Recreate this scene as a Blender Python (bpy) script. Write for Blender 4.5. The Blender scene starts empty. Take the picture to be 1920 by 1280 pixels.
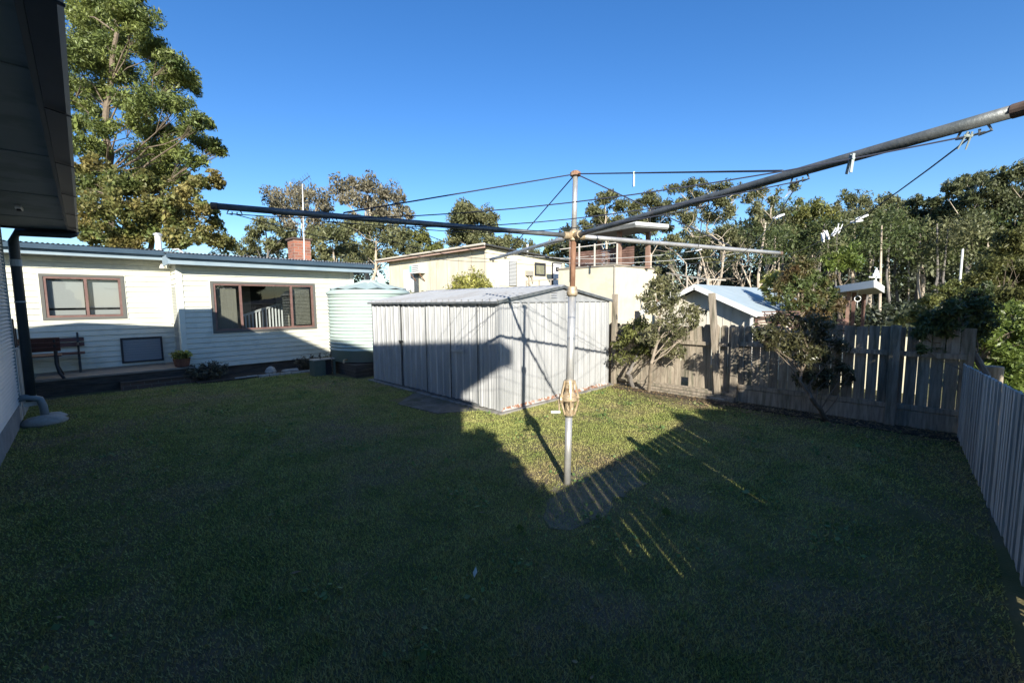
import bpy, math, random
import numpy as np
from mathutils import Vector, Matrix

sc = bpy.context.scene
col = sc.collection
R = math.radians

# ------------------------------------------------------------------ camera
F, H = 800.0, 1.85                      # focal length in 1920-px pixels, eye height
pitch, roll, head = R(5.3), R(0.45), R(45)
fw0 = np.array([math.cos(head), math.sin(head), 0.0])
rt0 = np.array([math.sin(head), -math.cos(head), 0.0])
up0 = np.array([0, 0, 1.0])
FW = fw0*math.cos(pitch) - up0*math.sin(pitch)
UPn = up0*math.cos(pitch) + fw0*math.sin(pitch)
RT = rt0*math.cos(roll) - UPn*math.sin(roll)
UP = UPn*math.cos(roll) + rt0*math.sin(roll)
CAM = np.array([0, 0, H])
cam_d = bpy.data.cameras.new('camera')
cam_d.sensor_width = 36; cam_d.lens = 36*F/1920
cam_d.clip_start = 0.02; cam_d.clip_end = 3000
cam = bpy.data.objects.new('camera', cam_d); col.objects.link(cam)
M3 = Matrix((RT, UP, -FW)).transposed()
cam.matrix_world = Matrix.Translation(CAM) @ M3.to_4x4()
sc.camera = cam

# ------------------------------------------------------------------ light
SUN = Vector((0.5747, 0.7335, -0.3705)).normalized()      # direction the light travels
sd = bpy.data.lights.new('sun', 'SUN'); sd.energy = 4.9; sd.angle = R(0.55); sd.color = (1, .94, .83)
so = bpy.data.objects.new('sun', sd); col.objects.link(so)
so.rotation_euler = SUN.to_track_quat('-Z', 'Y').to_euler(); so.location = (-10, -14, 20)
w = bpy.data.worlds.new('World'); sc.world = w; w.use_nodes = True
nt = w.node_tree; bg = nt.nodes['Background']; sky = nt.nodes.new('ShaderNodeTexSky')
sky.sky_type = 'NISHITA'; sky.sun_disc = False
sky.sun_elevation = math.asin(-SUN.z)
sky.sun_rotation = math.atan2(-SUN.x, -SUN.y)
sky.air_density = 1.0; sky.dust_density = 0.25; sky.ozone_density = 3.5; sky.altitude = 0
hs = nt.nodes.new('ShaderNodeHueSaturation'); hs.inputs['Saturation'].default_value = 1.24; hs.inputs['Hue'].default_value = .508
nt.links.new(sky.outputs[0], hs.inputs['Color']); nt.links.new(hs.outputs[0], bg.inputs[0]); bg.inputs[1].default_value = 0.098
sc.view_settings.view_transform = 'Standard'; sc.view_settings.look = 'None'
sc.view_settings.exposure = 1.08; sc.view_settings.gamma = 1.0
sc.cycles.max_bounces = 6; sc.cycles.diffuse_bounces = 3; sc.cycles.transparent_max_bounces = 12

# ------------------------------------------------------------------ helpers
def at(px, py, D):
    d = FW*F + RT*(px-960) - UP*(py-640)
    return CAM + d*D/F
def onX(px, py, x):
    d = FW*F + RT*(px-960) - UP*(py-640); return CAM + d*x/d[0]
def onY(px, py, y):
    d = FW*F + RT*(px-960) - UP*(py-640); return CAM + d*y/d[1]
def onZ(px, py, z=0.0):
    d = FW*F + RT*(px-960) - UP*(py-640); return CAM + d*(z-H)/d[2]

def V(*a): return np.array(a, float)

def material(name, c1, c2=None, rough=.7, scale=6, bump=0, bscale=40, metal=0, spec=.4, island=None,
             stretch=None, trans=0, detail=5, ramp=(.35, .65), c3=None, s3=1.2, r3=(.5, .62)):
    m = bpy.data.materials.new(name); m.use_nodes = True
    n = m.node_tree.nodes; l = m.node_tree.links; b = n['Principled BSDF']
    b.inputs['Roughness'].default_value = rough; b.inputs['Metallic'].default_value = metal
    b.inputs['Specular IOR Level'].default_value = spec
    tc = n.new('ShaderNodeTexCoord'); src = tc.outputs['Object']
    if stretch:
        mp = n.new('ShaderNodeMapping'); mp.inputs['Scale'].default_value = stretch
        l.new(src, mp.inputs[0]); src = mp.outputs[0]
    out = None
    if c2 is not None:
        no = n.new('ShaderNodeTexNoise'); no.inputs['Scale'].default_value = scale
        no.inputs['Detail'].default_value = detail; no.inputs['Roughness'].default_value = .6
        l.new(src, no.inputs['Vector'])
        rp = n.new('ShaderNodeValToRGB'); e = rp.color_ramp.elements
        e[0].position, e[1].position = ramp; e[0].color = (*c1, 1); e[1].color = (*c2, 1)
        l.new(no.outputs['Fac'], rp.inputs[0]); out = rp.outputs[0]
    if c3 is not None:
        n3 = n.new('ShaderNodeTexNoise'); n3.inputs['Scale'].default_value = s3; n3.inputs['Detail'].default_value = 7
        n3.inputs['Roughness'].default_value = .65
        l.new(src, n3.inputs['Vector'])
        r_ = n.new('ShaderNodeMapRange'); r_.inputs['From Min'].default_value = r3[0]; r_.inputs['From Max'].default_value = r3[1]
        l.new(n3.outputs['Fac'], r_.inputs['Value'])
        mx = n.new('ShaderNodeMix'); mx.data_type = 'RGBA'; l.new(r_.outputs[0], mx.inputs['Factor'])
        if out is None: mx.inputs['A'].default_value = (*c1, 1)
        else: l.new(out, mx.inputs['A'])
        mx.inputs['B'].default_value = (*c3, 1); out = mx.outputs['Result']
    if island is not None:
        g = n.new('ShaderNodeNewGeometry')
        mr = n.new('ShaderNodeMapRange'); mr.inputs['To Min'].default_value = 1-island; mr.inputs['To Max'].default_value = 1+island
        l.new(g.outputs['Random Per Island'], mr.inputs['Value'])
        mx = n.new('ShaderNodeMix'); mx.data_type = 'RGBA'; mx.blend_type = 'MULTIPLY'; mx.inputs['Factor'].default_value = 1
        if out is None: mx.inputs['A'].default_value = (*c1, 1)
        else: l.new(out, mx.inputs['A'])
        cb = n.new('ShaderNodeCombineColor')
        for k in range(3): l.new(mr.outputs[0], cb.inputs[k])
        l.new(cb.outputs[0], mx.inputs['B']); out = mx.outputs['Result']
    if out is None: b.inputs['Base Color'].default_value = (*c1, 1)
    else: l.new(out, b.inputs['Base Color'])
    if bump:
        n2 = n.new('ShaderNodeTexNoise'); n2.inputs['Scale'].default_value = bscale; n2.inputs['Detail'].default_value = 4
        l.new(src, n2.inputs['Vector'])
        bp = n.new('ShaderNodeBump'); bp.inputs['Strength'].default_value = bump; bp.inputs['Distance'].default_value = .01
        l.new(n2.outputs['Fac'], bp.inputs['Height']); l.new(bp.outputs[0], b.inputs['Normal'])
    if trans:
        t = n.new('ShaderNodeBsdfTranslucent'); ms = n.new('ShaderNodeMixShader'); ms.inputs[0].default_value = trans
        if out is None: t.inputs[0].default_value = (*c1, 1)
        else: l.new(out, t.inputs[0])
        l.new(b.outputs[0], ms.inputs[1]); l.new(t.outputs[0], ms.inputs[2]); l.new(ms.outputs[0], n['Material Output'].inputs[0])
    return m

def glass_mat(name, tint=(.82, .86, .86), refl=.07):
    m = bpy.data.materials.new(name); m.use_nodes = True
    n = m.node_tree.nodes; l = m.node_tree.links; n.remove(n['Principled BSDF'])
    t = n.new('ShaderNodeBsdfTransparent'); t.inputs[0].default_value = (*tint, 1)
    g = n.new('ShaderNodeBsdfGlossy'); g.inputs['Roughness'].default_value = .02
    f = n.new('ShaderNodeLayerWeight'); f.inputs[0].default_value = .35
    a = n.new('ShaderNodeMath'); a.operation = 'MULTIPLY_ADD'; a.inputs[1].default_value = .5; a.inputs[2].default_value = refl
    ms = n.new('ShaderNodeMixShader'); l.new(f.outputs['Facing'], a.inputs[0]); l.new(a.outputs[0], ms.inputs[0])
    l.new(t.outputs[0], ms.inputs[1]); l.new(g.outputs[0], ms.inputs[2]); l.new(ms.outputs[0], n['Material Output'].inputs[0])
    return m

class MB:
    def __init__(s): s.v = []; s.f = []; s.c = []
    def cut(s): s.c.append((len(s.v), len(s.f))); return s
    def objs(s, name, mat, parent=None, **k):     # one object per marked piece
        out = []; c = [(0, 0)]+[q for q in s.c if q[0] < len(s.v)]+[(len(s.v), len(s.f))]
        for (v0, f0), (v1, f1) in zip(c[:-1], c[1:]):
            if v1 == v0: continue
            q = MB(); q.v = s.v[v0:v1]; q.f = [tuple(i-v0 for i in f) for f in s.f[f0:f1]]; out.append(q.obj(name, mat, parent, **k))
        return out
    def poly(s, pts):
        i = len(s.v); s.v += [tuple(map(float, p)) for p in pts]; s.f.append(tuple(range(i, i+len(pts)))); return s
    def hexa(s, p):                      # 8 points: bottom 4 then top 4
        i = len(s.v); s.v += [tuple(map(float, q)) for q in p]
        for q in ((3, 2, 1, 0), (4, 5, 6, 7), (0, 1, 5, 4), (1, 2, 6, 5), (2, 3, 7, 6), (3, 0, 4, 7)): s.f.append(tuple(i+k for k in q))
        return s
    def box(s, a, b):
        (x0, y0, z0), (x1, y1, z1) = a, b
        x0, x1 = sorted((x0, x1)); y0, y1 = sorted((y0, y1)); z0, z1 = sorted((z0, z1))
        return s.hexa([(x0, y0, z0), (x1, y0, z0), (x1, y1, z0), (x0, y1, z0), (x0, y0, z1), (x1, y0, z1), (x1, y1, z1), (x0, y1, z1)])
    def bar(s, a, b, wd, ht, up=(0, 0, 1)):   # rectangular bar from a to b
        a, b, up = V(*a), V(*b), V(*up); d = b-a; d /= np.linalg.norm(d)
        if abs(d@up) > .98: up = V(1, 0, 0)
        x = np.cross(d, up); x /= np.linalg.norm(x); y = np.cross(x, d)
        q = []
        for p in (a, b): q.append([p-x*wd/2-y*ht/2, p+x*wd/2-y*ht/2, p+x*wd/2+y*ht/2, p-x*wd/2+y*ht/2])
        return s.hexa(q[0]+q[1])
    def tube(s, pts, r, n=8, cap=True):
        pts = [V(*p) for p in pts]; m = len(pts)
        rs = r if hasattr(r, '__len__') else [r]*m
        i0 = len(s.v); pu = None
        for k in range(m):
            d = pts[min(k+1, m-1)]-pts[max(k-1, 0)]; L = np.linalg.norm(d); d = d/L if L > 1e-9 else V(0, 0, 1)
            if pu is None: pu = V(0, 0, 1) if abs(d[2]) < .9 else V(1, 0, 0)
            x = np.cross(d, pu); x /= np.linalg.norm(x); y = np.cross(x, d); pu = y
            for j in range(n):
                t = 2*math.pi*j/n; p = pts[k]+(x*math.cos(t)+y*math.sin(t))*rs[k]; s.v.append(tuple(p))
        for k in range(m-1):
            for j in range(n):
                a = i0+k*n+j; b = i0+k*n+(j+1) % n; s.f.append((a, b, b+n, a+n))
        if cap:
            s.f.append(tuple(i0+j for j in range(n))[::-1]); s.f.append(tuple(i0+(m-1)*n+j for j in range(n)))
        return s
    def lathe(s, c, prof, n=24, axis='z'):
        i0 = len(s.v)
        for (r, h) in prof:
            for j in range(n):
                t = 2*math.pi*j/n; a, b = r*math.cos(t), r*math.sin(t)
                p = {'z': (c[0]+a, c[1]+b, c[2]+h), 'x': (c[0]+h, c[1]+a, c[2]+b), 'y': (c[0]+b, c[1]+h, c[2]+a)}[axis]
                s.v.append(p)
        for k in range(len(prof)-1):
            for j in range(n):
                a = i0+k*n+j; b = i0+k*n+(j+1) % n; s.f.append((a, b, b+n, a+n))
        s.f.append(tuple(i0+j for j in range(n))[::-1]); s.f.append(tuple(i0+(len(prof)-1)*n+j for j in range(n)))
        return s
    def obj(s, name, mat, parent=None, smooth=False, bevel=0):
        me = bpy.data.meshes.new(name); off = V(*parent.matrix_world_loc) if False else (wloc(parent) if parent else V(0, 0, 0))
        vv = np.array(s.v) - off
        me.from_pydata([tuple(p) for p in vv], [], s.f); me.validate(); me.update()
        if smooth: me.polygons.foreach_set('use_smooth', [True]*len(me.polygons))
        me.materials.append(mat); o = bpy.data.objects.new(name, me); col.objects.link(o); o.parent = parent
        if bevel:
            b = o.modifiers.new('bevel', 'BEVEL'); b.width = bevel; b.segments = 2; b.limit_method = 'ANGLE'
        return o
def wloc(o):
    p = V(0, 0, 0)
    while o is not None: p = p + V(*o.location); o = o.parent
    return p
def tag(o, label, cat=None, group=None, kind=None):
    if label: o['label'] = label
    if cat: o['category'] = cat
    if group: o['group'] = group
    if kind: o['kind'] = kind
    return o
def thing(name, loc, label, cat, group=None):
    o = bpy.data.objects.new(name, None); col.objects.link(o); o.location = tuple(float(x) for x in loc); o.empty_display_size = .1
    return tag(o, label, cat, group)
def quads(name, P, mat, parent=None):      # P: (n,4,3) or (n,3,3)
    n, k = P.shape[:2]; off = wloc(parent) if parent else V(0, 0, 0)
    me = bpy.data.meshes.new(name); me.vertices.add(n*k); me.vertices.foreach_set('co', (P-off).astype(np.float32).ravel())
    me.loops.add(n*k); me.loops.foreach_set('vertex_index', np.arange(n*k, dtype=np.int32))
    me.polygons.add(n); me.polygons.foreach_set('loop_start', np.arange(0, n*k, k, dtype=np.int32))
    me.polygons.foreach_set('loop_total', np.full(n, k, dtype=np.int32))
    me.update(calc_edges=True); me.materials.append(mat)
    o = bpy.data.objects.new(name, me); col.objects.link(o); o.parent = parent; return o
def leafset(P, size, rng, aspect=.38, up=.35, droop=0.0):
    """one rhombic, slightly random leaf per point"""
    n = len(P)
    d = rng.normal(size=(n, 3)); d[:, 2] -= droop; d /= np.linalg.norm(d, axis=1)[:, None]
    nn = rng.normal(size=(n, 3)); nn[:, 2] += up*2; x = np.cross(d, nn); x /= np.linalg.norm(x, axis=1)[:, None]+1e-9
    L = size*np.exp(rng.normal(-.08, .38, n))[:, None]; W = L*aspect*rng.uniform(.7, 1.3, n)[:, None]
    return np.stack([P-d*L/2, P+x*W/2, P+d*L/2, P-x*W/2], 1)

# ------------------------------------------------------------------ materials
lawn_m = material('lawn_soil', (.080, .085, .026), (.14, .125, .045), rough=.95, scale=2.2, bump=.6, bscale=60, c3=(.13, .10, .062), s3=.55, r3=(.48, .62))
grass_m = material('grass_blades', (.26, .305, .085), (.40, .405, .135), rough=.6, scale=2.2, island=.35, trans=.32, spec=.25, c3=(.40, .33, .16), s3=.55, r3=(.48, .66))
dry_m = material('dry_leaf', (.16, .105, .05), (.30, .22, .12), rough=.8, scale=9, island=.4)
conc = material('concrete', (.20, .19, .17), (.30, .285, .25), rough=.9, scale=5, bump=.5, bscale=60, c3=(.12, .11, .09), s3=3)
zinc = material('zinc_sheet', (.36, .37, .37), (.46, .465, .465), rough=.42, scale=3, metal=.35, spec=.5, stretch=(2, 2, .5), bump=.5, bscale=2.2, c3=(.27, .27, .265), s3=1.1, r3=(.55, .75))
zincroof = material('zinc_roof_sheet', (.36, .37, .38), (.40, .41, .42), rough=.5, scale=1.2, metal=.3, spec=.5, c3=(.34, .335, .33), s3=1.4)
rust = material('rust', (.20, .085, .05), (.34, .19, .12), rough=.9, scale=22, bump=.5, c3=(.46, .44, .42), s3=16, r3=(.46, .54))
rustpole = material('rusty_steel', (.14, .068, .040), (.27, .15, .09), rough=.75, scale=20, bump=.4, stretch=(1, 1, .4), c3=(.38, .30, .22), s3=10, r3=(.6, .7))
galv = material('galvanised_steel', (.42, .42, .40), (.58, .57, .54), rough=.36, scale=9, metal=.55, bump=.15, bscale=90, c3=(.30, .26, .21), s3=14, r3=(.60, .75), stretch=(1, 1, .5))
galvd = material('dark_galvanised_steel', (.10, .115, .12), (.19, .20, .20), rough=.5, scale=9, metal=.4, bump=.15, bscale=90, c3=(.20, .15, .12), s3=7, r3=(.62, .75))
brass = material('weathered_cast_metal', (.34, .25, .14), (.52, .43, .30), rough=.5, scale=18, metal=.4, bump=.3, bscale=60, c3=(.22, .12, .06), s3=16, r3=(.6, .7))
wire_m = material('dark_line_wire', (.035, .04, .06), rough=.5)
wire_w = material('pale_line_wire', (.5, .5, .48), rough=.5)
white_w = material('cream_weatherboard', (.60, .60, .50), (.66, .655, .56), rough=.55, scale=1.5, spec=.4, c3=(.55, .555, .47), s3=3.0)
trimw = material('cream_trim', (.70, .69, .58), rough=.5)
fascia_m = material('blue_grey_fascia', (.20, .27, .32), (.25, .32, .36), rough=.6, scale=3)
gutter_m = material('dark_blue_gutter', (.045, .075, .11), (.06, .095, .13), rough=.35, scale=3)
navy = material('navy_gutter', (.007, .010, .016), (.012, .018, .026), rough=.5, scale=3, spec=.2)
roofsh = material('corrugated_roof', (.42, .43, .45), (.55, .56, .57), rough=.5, metal=.2, scale=4)
brownf = material('brown_window_frame', (.13, .072, .062), (.17, .10, .085), rough=.5, scale=8)
grayf = material('grey_brown_frame', (.10, .10, .09), rough=.6)
glass = glass_mat('window_glass')
glass2 = glass_mat('shiny_window_glass', refl=.3)
blind_m = material('white_blind', (.72, .72, .70), rough=.6)
room_m = material('room_wall', (.22, .20, .16), (.26, .24, .19), rough=.9)
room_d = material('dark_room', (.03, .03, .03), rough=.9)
brick = None
tank_m = material('pale_green_tank', (.34, .43, .40), (.39, .47, .435), rough=.5, scale=3, spec=.4, c3=(.36, .42, .38), s3=1.7)
timber_g = material('grey_timber', (.20, .165, .125), (.36, .31, .24), rough=.9, scale=5, island=.28, bump=.5, bscale=30, stretch=(6, 6, .6), c3=(.10, .105, .07), s3=2.2, r3=(.5, .7))
timber_d = material('dark_timber', (.045, .038, .032), (.09, .075, .062), rough=.9, scale=5, island=.2, bump=.5, bscale=30, stretch=(1, 6, 6))
timber_p = material('pale_grey_timber', (.34, .325, .295), (.50, .48, .44), rough=.85, scale=4, island=.22, bump=.4, bscale=30, stretch=(6, 6, .5), c3=(.17, .18, .17), s3=2, r3=(.52, .7))
deck_m = material('deck_timber', (.17, .15, .125), (.27, .24, .20), rough=.85, scale=5, island=.25, stretch=(1, 8, 8), bump=.3)
bench_m = material('red_brown_slats', (.06, .025, .02), (.10, .04, .032), rough=.6, scale=6, island=.2, stretch=(1, 8, 8))
iron_m = material('dark_cast_iron', (.02, .022, .024), rough=.5)
stone_m = material('pale_stone', (.30, .29, .26), (.42, .40, .36), rough=.9, scale=9, bump=.6)
soil_m = material('garden_soil', (.035, .028, .02), (.07, .055, .04), rough=1, scale=9, bump=.8)
greenp = material('green_plastic', (.07, .10, .08), (.09, .12, .10), rough=.5)
pot_m = material('terracotta', (.15, .06, .035), (.21, .09, .055), rough=.8, scale=8)
soffit_m = material('soffit_paint', (.20, .21, .20), (.24, .25, .235), rough=.8, scale=1.3, c3=(.16, .17, .155), s3=2.2)
lwall_m = material('pale_blue_siding', (.44, .49, .51), (.52, .56, .57), rough=.32, scale=3)
lconc = material('house_footing', (.20, .20, .20), (.30, .29, .28), rough=.95, scale=4, bump=.6)
fibro = material('stained_fibro', (.50, .45, .34), (.64, .59, .47), rough=.85, scale=1.3, stretch=(1, 1, .45), c3=(.42, .36, .28), s3=1.5, r3=(.56, .78))
creamw = material('cream_render', (.62, .57, .40), (.68, .62, .45), rough=.8, scale=2)
rend = material('pale_render', (.56, .50, .37), (.62, .56, .42), rough=.85, scale=1.2, c3=(.50, .45, .34), s3=1.4)
whitep = material('white_paint', (.66, .66, .64), rough=.45)
dkframe = material('dark_frame', (.03, .03, .035), rough=.5)
brslat = material('brown_screen_slats', (.10, .055, .042), (.17, .10, .08), rough=.8, scale=5, island=.2)
brpost = material('brown_post', (.20, .12, .09), (.26, .17, .13), rough=.8, scale=4)
ltroof = material('pale_blue_roof', (.33, .40, .43), (.38, .45, .48), rough=.5, scale=2)
gribwall = material('beige_panelling', (.50, .46, .38), (.58, .54, .45), rough=.8, scale=2, stretch=(1, 3, .5))
dkroof = material('dark_roof', (.05, .055, .06), rough=.7)
peg_m = material('pale_green_peg', (.55, .68, .55), rough=.5)
peg_w = material('white_peg', (.72, .74, .76), rough=.5)
peg_g = material('grey_green_peg', (.28, .33, .32), rough=.6)

def brick_mat(name, c1, c2, mortar, sx=.235, sz=.086):
    m = bpy.data.materials.new(name); m.use_nodes = True; n = m.node_tree.nodes; l = m.node_tree.links; b = n['Principled BSDF']
    tc = n.new('ShaderNodeTexCoord'); sp = n.new('ShaderNodeSeparateXYZ'); l.new(tc.outputs['Object'], sp.inputs[0])
    ad = n.new('ShaderNodeMath'); ad.operation = 'ADD'; l.new(sp.outputs[0], ad.inputs[0]); l.new(sp.outputs[1], ad.inputs[1])
    cb = n.new('ShaderNodeCombineXYZ'); l.new(ad.outputs[0], cb.inputs[0]); l.new(sp.outputs[2], cb.inputs[1])
    br = n.new('ShaderNodeTexBrick'); br.inputs['Scale'].default_value = 1; br.inputs['Brick Width'].default_value = sx; br.inputs['Row Height'].default_value = sz
    br.inputs['Mortar Size'].default_value = .007; br.inputs['Color1'].default_value = (*c1, 1); br.inputs['Color2'].default_value = (*c2, 1); br.inputs['Mortar'].default_value = (*mortar, 1)
    l.new(cb.outputs[0], br.inputs['Vector']); l.new(br.outputs['Color'], b.inputs['Base Color']); b.inputs['Roughness'].default_value = .9
    bp = n.new('ShaderNodeBump'); bp.inputs['Distance'].default_value = .01; bp.inputs['Strength'].default_value = .6; bp.invert = True
    l.new(br.outputs['Fac'], bp.inputs['Height']); l.new(bp.outputs[0], b.inputs['Normal'])
    return m
chim_m = brick_mat('chimney_brick', (.30, .11, .065), (.18, .08, .055), (.26, .20, .16))
step_m = brick_mat('step_brick', (.10, .07, .055), (.14, .09, .07), (.16, .14, .12))

# ================================================================== SETTING
g = MB(); S = 900
g.poly([(-S, -S, 0), (S, -S, 0), (S, S, 0), (-S, S, 0)])
tag(g.obj('ground', lawn_m), 'lawn soil and land under the whole yard', kind='structure')

rng = np.random.default_rng(5)
def in_lawn(x, y):
    ok = (x > -.83) & (y > -.40) & (x < 8.2) & (y < 12.35)
    ok &= ~((x > 4.72) & (y > 4.98) & (x < 8.25) & (y < 9.6))
    ok &= ~((x > 3.98) & (x < 4.8) & (y > 5.75) & (y < 7.35))
    ok &= ~((x > 4.0) & (y > 9.9) & (x+y*.3 > 7.6))
    ok &= ~((y > 12.0) & (x > 2))
    return ok
pts = []
nray = 900000
# sample in polar coordinates round the photographer's side of the yard: denser near, thinner far
rr = 1.0 + 14.5*rng.random(nray)**1.05
th = R(-16)+R(122)*rng.random(nray)
x = rr*np.cos(th); y = rr*np.sin(th)
k = in_lawn(x, y)
x, y, rr = x[k], y[k], rr[k]
# tufts and worn patches
def vnoise(x, y, s, seed):
    r = np.random.default_rng(seed); t = r.random((64, 64)); u = x*s; v = y*s
    i = np.floor(u).astype(int); j = np.floor(v).astype(int); a = u-i; b = v-j; a = a*a*(3-2*a); b = b*b*(3-2*b)
    f = lambda p, q: t[p % 64, q % 64]
    return f(i, j)*(1-a)*(1-b)+f(i+1, j)*a*(1-b)+f(i, j+1)*(1-a)*b+f(i+1, j+1)*a*b
nz = .5*vnoise(x, y, 2.3, 1)+.3*vnoise(x, y, 6.1, 2)+.2*vnoise(x, y, 14, 3)
worn = np.exp(-(((x-3.35)**2/.5+(y-2.2)**2/.35)))*.72+np.clip((vnoise(x, y, .8, 9)-.52)*3, 0, 1)*.55+(np.abs(x-7.3)<.5)*.25+np.exp(-(((x-7.9)**2)/.16))*(y < 4.5)*.7+np.exp(-(((x-6.9)/.5)**2+((y-4.3)/.5)**2))*.3
keep = rng.random(len(x)) > worn*1.0+(.42-nz).clip(0, 1)*1.1
x, y, rr, nz = x[keep], y[keep], rr[keep], nz[keep]
n = len(x)
hgt = .009+.024*nz*rng.random(n)+.02*(rng.random(n) < .02)
an = rng.random(n)*6.283; ln = rng.uniform(.15, 1.25, n)
wd = .0018+.00075*rr
B = np.stack([x, y, np.zeros(n)], 1)
side = np.stack([-np.sin(an), np.cos(an), np.zeros(n)], 1)*wd[:, None]
tip = B+np.stack([np.cos(an)*hgt*ln, np.sin(an)*hgt*ln, hgt], 1)
gr = quads('lawn_grass', np.stack([B-side, B+side, tip], 1), grass_m)
tag(gr, 'short mown green lawn grass', 'grass', kind='stuff')

# soil bed, slab, pad
tag(MB().box((1.75, 12.05, -.05), (6.9, 12.98, .035)).obj('garden_bed', soil_m), None, kind='structure')
tag(MB().box((4.70, 4.97, -.05), (8.22, 9.62, .03)).obj('shed_slab', conc, bevel=.01), None, kind='structure')
pd = MB(); pd.hexa([(3.93, 6.9, -.05), (4.05, 5.82, -.05), (4.69, 5.45, -.05), (4.69, 7.55, -.05), (3.93, 6.9, .012), (4.05, 5.82, .012), (4.69, 5.45, .012), (4.69, 7.55, .012)])
tag(pd.obj('concrete_path', material('dirty_concrete', (.10, .095, .08), (.17, .16, .135), rough=.95, scale=4, bump=.6, bscale=50, c3=(.07, .075, .045), s3=2.5)), None, kind='structure')
tag(MB().box((7.85, -.35, -.05), (8.28, 4.9, .015)).obj('earth_strip', soil_m), None, kind='structure')
tag(MB().box((-.86, 9.85, -.05), (-.2, 10.35, .006)).obj('earth_patch', soil_m), None, kind='structure')

dm = MB(); r_d = random.Random(2); ring_ = []
for k in range(28):
    t = 2*math.pi*k/28; q = .34+.3*r_d.random()+.12*math.sin(2*t+1); ring_.append((3.42+q*1.15*math.cos(t), 2.3+q*.9*math.sin(t), .004))
dm.poly(ring_); tag(dm.obj('dirt_patch', material('bare_dirt', (.12, .105, .07), (.19, .165, .10), rough=1, scale=14, bump=.8, bscale=50)), 'worn patch of bare dirt round the clothesline mast', kind='structure')
# leaf litter
def litter(name, label, n, fn, size, seed, mat=dry_m):
    r = np.random.default_rng(seed); P = fn(r, n); L = leafset(P, size, r, aspect=.4, up=2.5); L[:, :, 2] = P[:, None, 2]+(L[:, :, 2]-P[:, None, 2])*.3+.006
    L[:, :, 2] = np.maximum(L[:, :, 2], .004)
    return tag(quads(name, L, mat), label, 'leaves', kind='stuff')
litter('leaf_litter', 'dry fallen leaves scattered along the foot of the back fence', 2600,
       lambda r, n: np.stack([8.28-np.abs(r.normal(0, .45, n)), r.uniform(-.3, 5, n), .015+r.random(n)*.012], 1), .05, 3)
litter('fallen_leaves', 'scattered dry leaves over the shaded lawn', 420,
       lambda r, n: (lambda a: np.stack([a[:, 0], a[:, 1], .02+r.random(n)*.012], 1))(np.stack([r.uniform(-.6, 7.5, n), r.uniform(1, 12, n)], 1)), .035, 8)
# weeds and clover among the grass
r = np.random.default_rng(61); P = []
for k in range(170):
    a_, b_ = r.uniform(-.5, 7.8), r.uniform(.3, 12)
    if not in_lawn(np.array(a_), np.array(b_)): continue
    n_ = int(r.uniform(10, 45)); P.append(np.stack([a_+r.normal(0, .09, n_), b_+r.normal(0, .09, n_), .018+.018*r.random(n_)], 1))
tag(quads('lawn_weeds', leafset(np.concatenate(P), .028, r, aspect=.8, up=1.6), material('clover', (.10, .17, .05), (.17, .26, .08), rough=.5, island=.4, trans=.3)), 'small broad-leafed weeds scattered in the lawn', kind='stuff')
lf = MB(); c = onZ(890, 1075, .02); lf.poly([c+V(-.03, -.03, 0), c+V(.02, -.005, .006), c+V(.045, .04, .016), c+V(-.005, .015, .004)])
tag(lf.obj('gum_leaf', material('pale_leaf', (.42, .44, .36), rough=.6)), 'single pale leaf lying on the dark lawn in the foreground', 'leaf')

# ================================================================== LEFT HOUSE
LX, EY, EX, EZ = -.82, 10.0, .03, 2.985
lh = thing('siding_house', (LX, 5, 0), 'pale blue-grey house with narrow siding and a dark navy gutter overhead', 'house')
m = MB(); zz = .33; wp = [(.012+.012*math.sin(2*math.pi*k/6-1.57), .052*k/6) for k in range(7)]
while zz < 3.0:
    for (a0_, b0_), (a1_, b1_) in zip(wp[:-1], wp[1:]): m.poly([(LX+a0_, -.1, zz+b0_), (LX+a0_, EY, zz+b0_), (LX+a1_, EY, zz+b1_), (LX+a1_, -.1, zz+b1_)])
    zz += .052
m.obj('wall_siding', lwall_m, lh)
MB().box((LX-7, -.1, .3), (LX-.003, EY, 3.02)).obj('wall', lwall_m, lh)
MB().box((LX-.02, EY+.003, .3), (LX+.03, EY+.03, 3.0)).obj('corner_trim', lwall_m, lh)
MB().box((LX-.1, -.1, -.1), (LX+.01, EY, .32)).obj('footing', lconc, lh)
sf0 = MB().box((LX+.02, -.2, EZ+.05), (EX-.13, EY-.1, EZ+.062)).obj('soffit', soffit_m, lh)
m = MB()
for y_ in (1.5, 3.3, 5.1, 6.9, 8.7): m.cut(); m.box((LX+.02, y_, EZ+.044), (EX-.14, y_+.03, EZ+.0495))
m.objs('joint_strip', soffit_m, sf0)
m = MB(); m.box((LX+.018, -.1, EZ+.0), (LX+.04, EY-.12, EZ+.05)); m.obj('quad_moulding', lwall_m, lh)
m = MB(); m.box((EX-.135, -.2, EZ+.02), (EX-.11, EY-.1, EZ+.2)); m.box((LX+.02, EY-.1, EZ+.02), (EX-.11, EY-.075, EZ+.3))
m.obj('fascia', material('grey_fascia_edge', (.06, .065, .07), rough=.6), lh)
m = MB()   # quad gutter in lengths, with lap joints
prof = [(-.108, .02), (-.02, .0), (.0, .03), (.0, .125), (-.015, .14), (-.03, .14), (-.03, .10), (-.108, .12)]
yy = -.3
while yy < EY-.15:
    y2 = min(yy+1.35, EY-.1)
    for a, b in zip(prof[:-1], prof[1:]): m.poly([(EX+a[0], yy, EZ+a[1]), (EX+b[0], yy, EZ+b[1]), (EX+b[0], y2, EZ+b[1]), (EX+a[0], y2, EZ+a[1])])
    m.bar((EX-.11, y2, EZ+.008), (EX+.003, y2, EZ-.012), .02, .006)
    yy = y2
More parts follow.
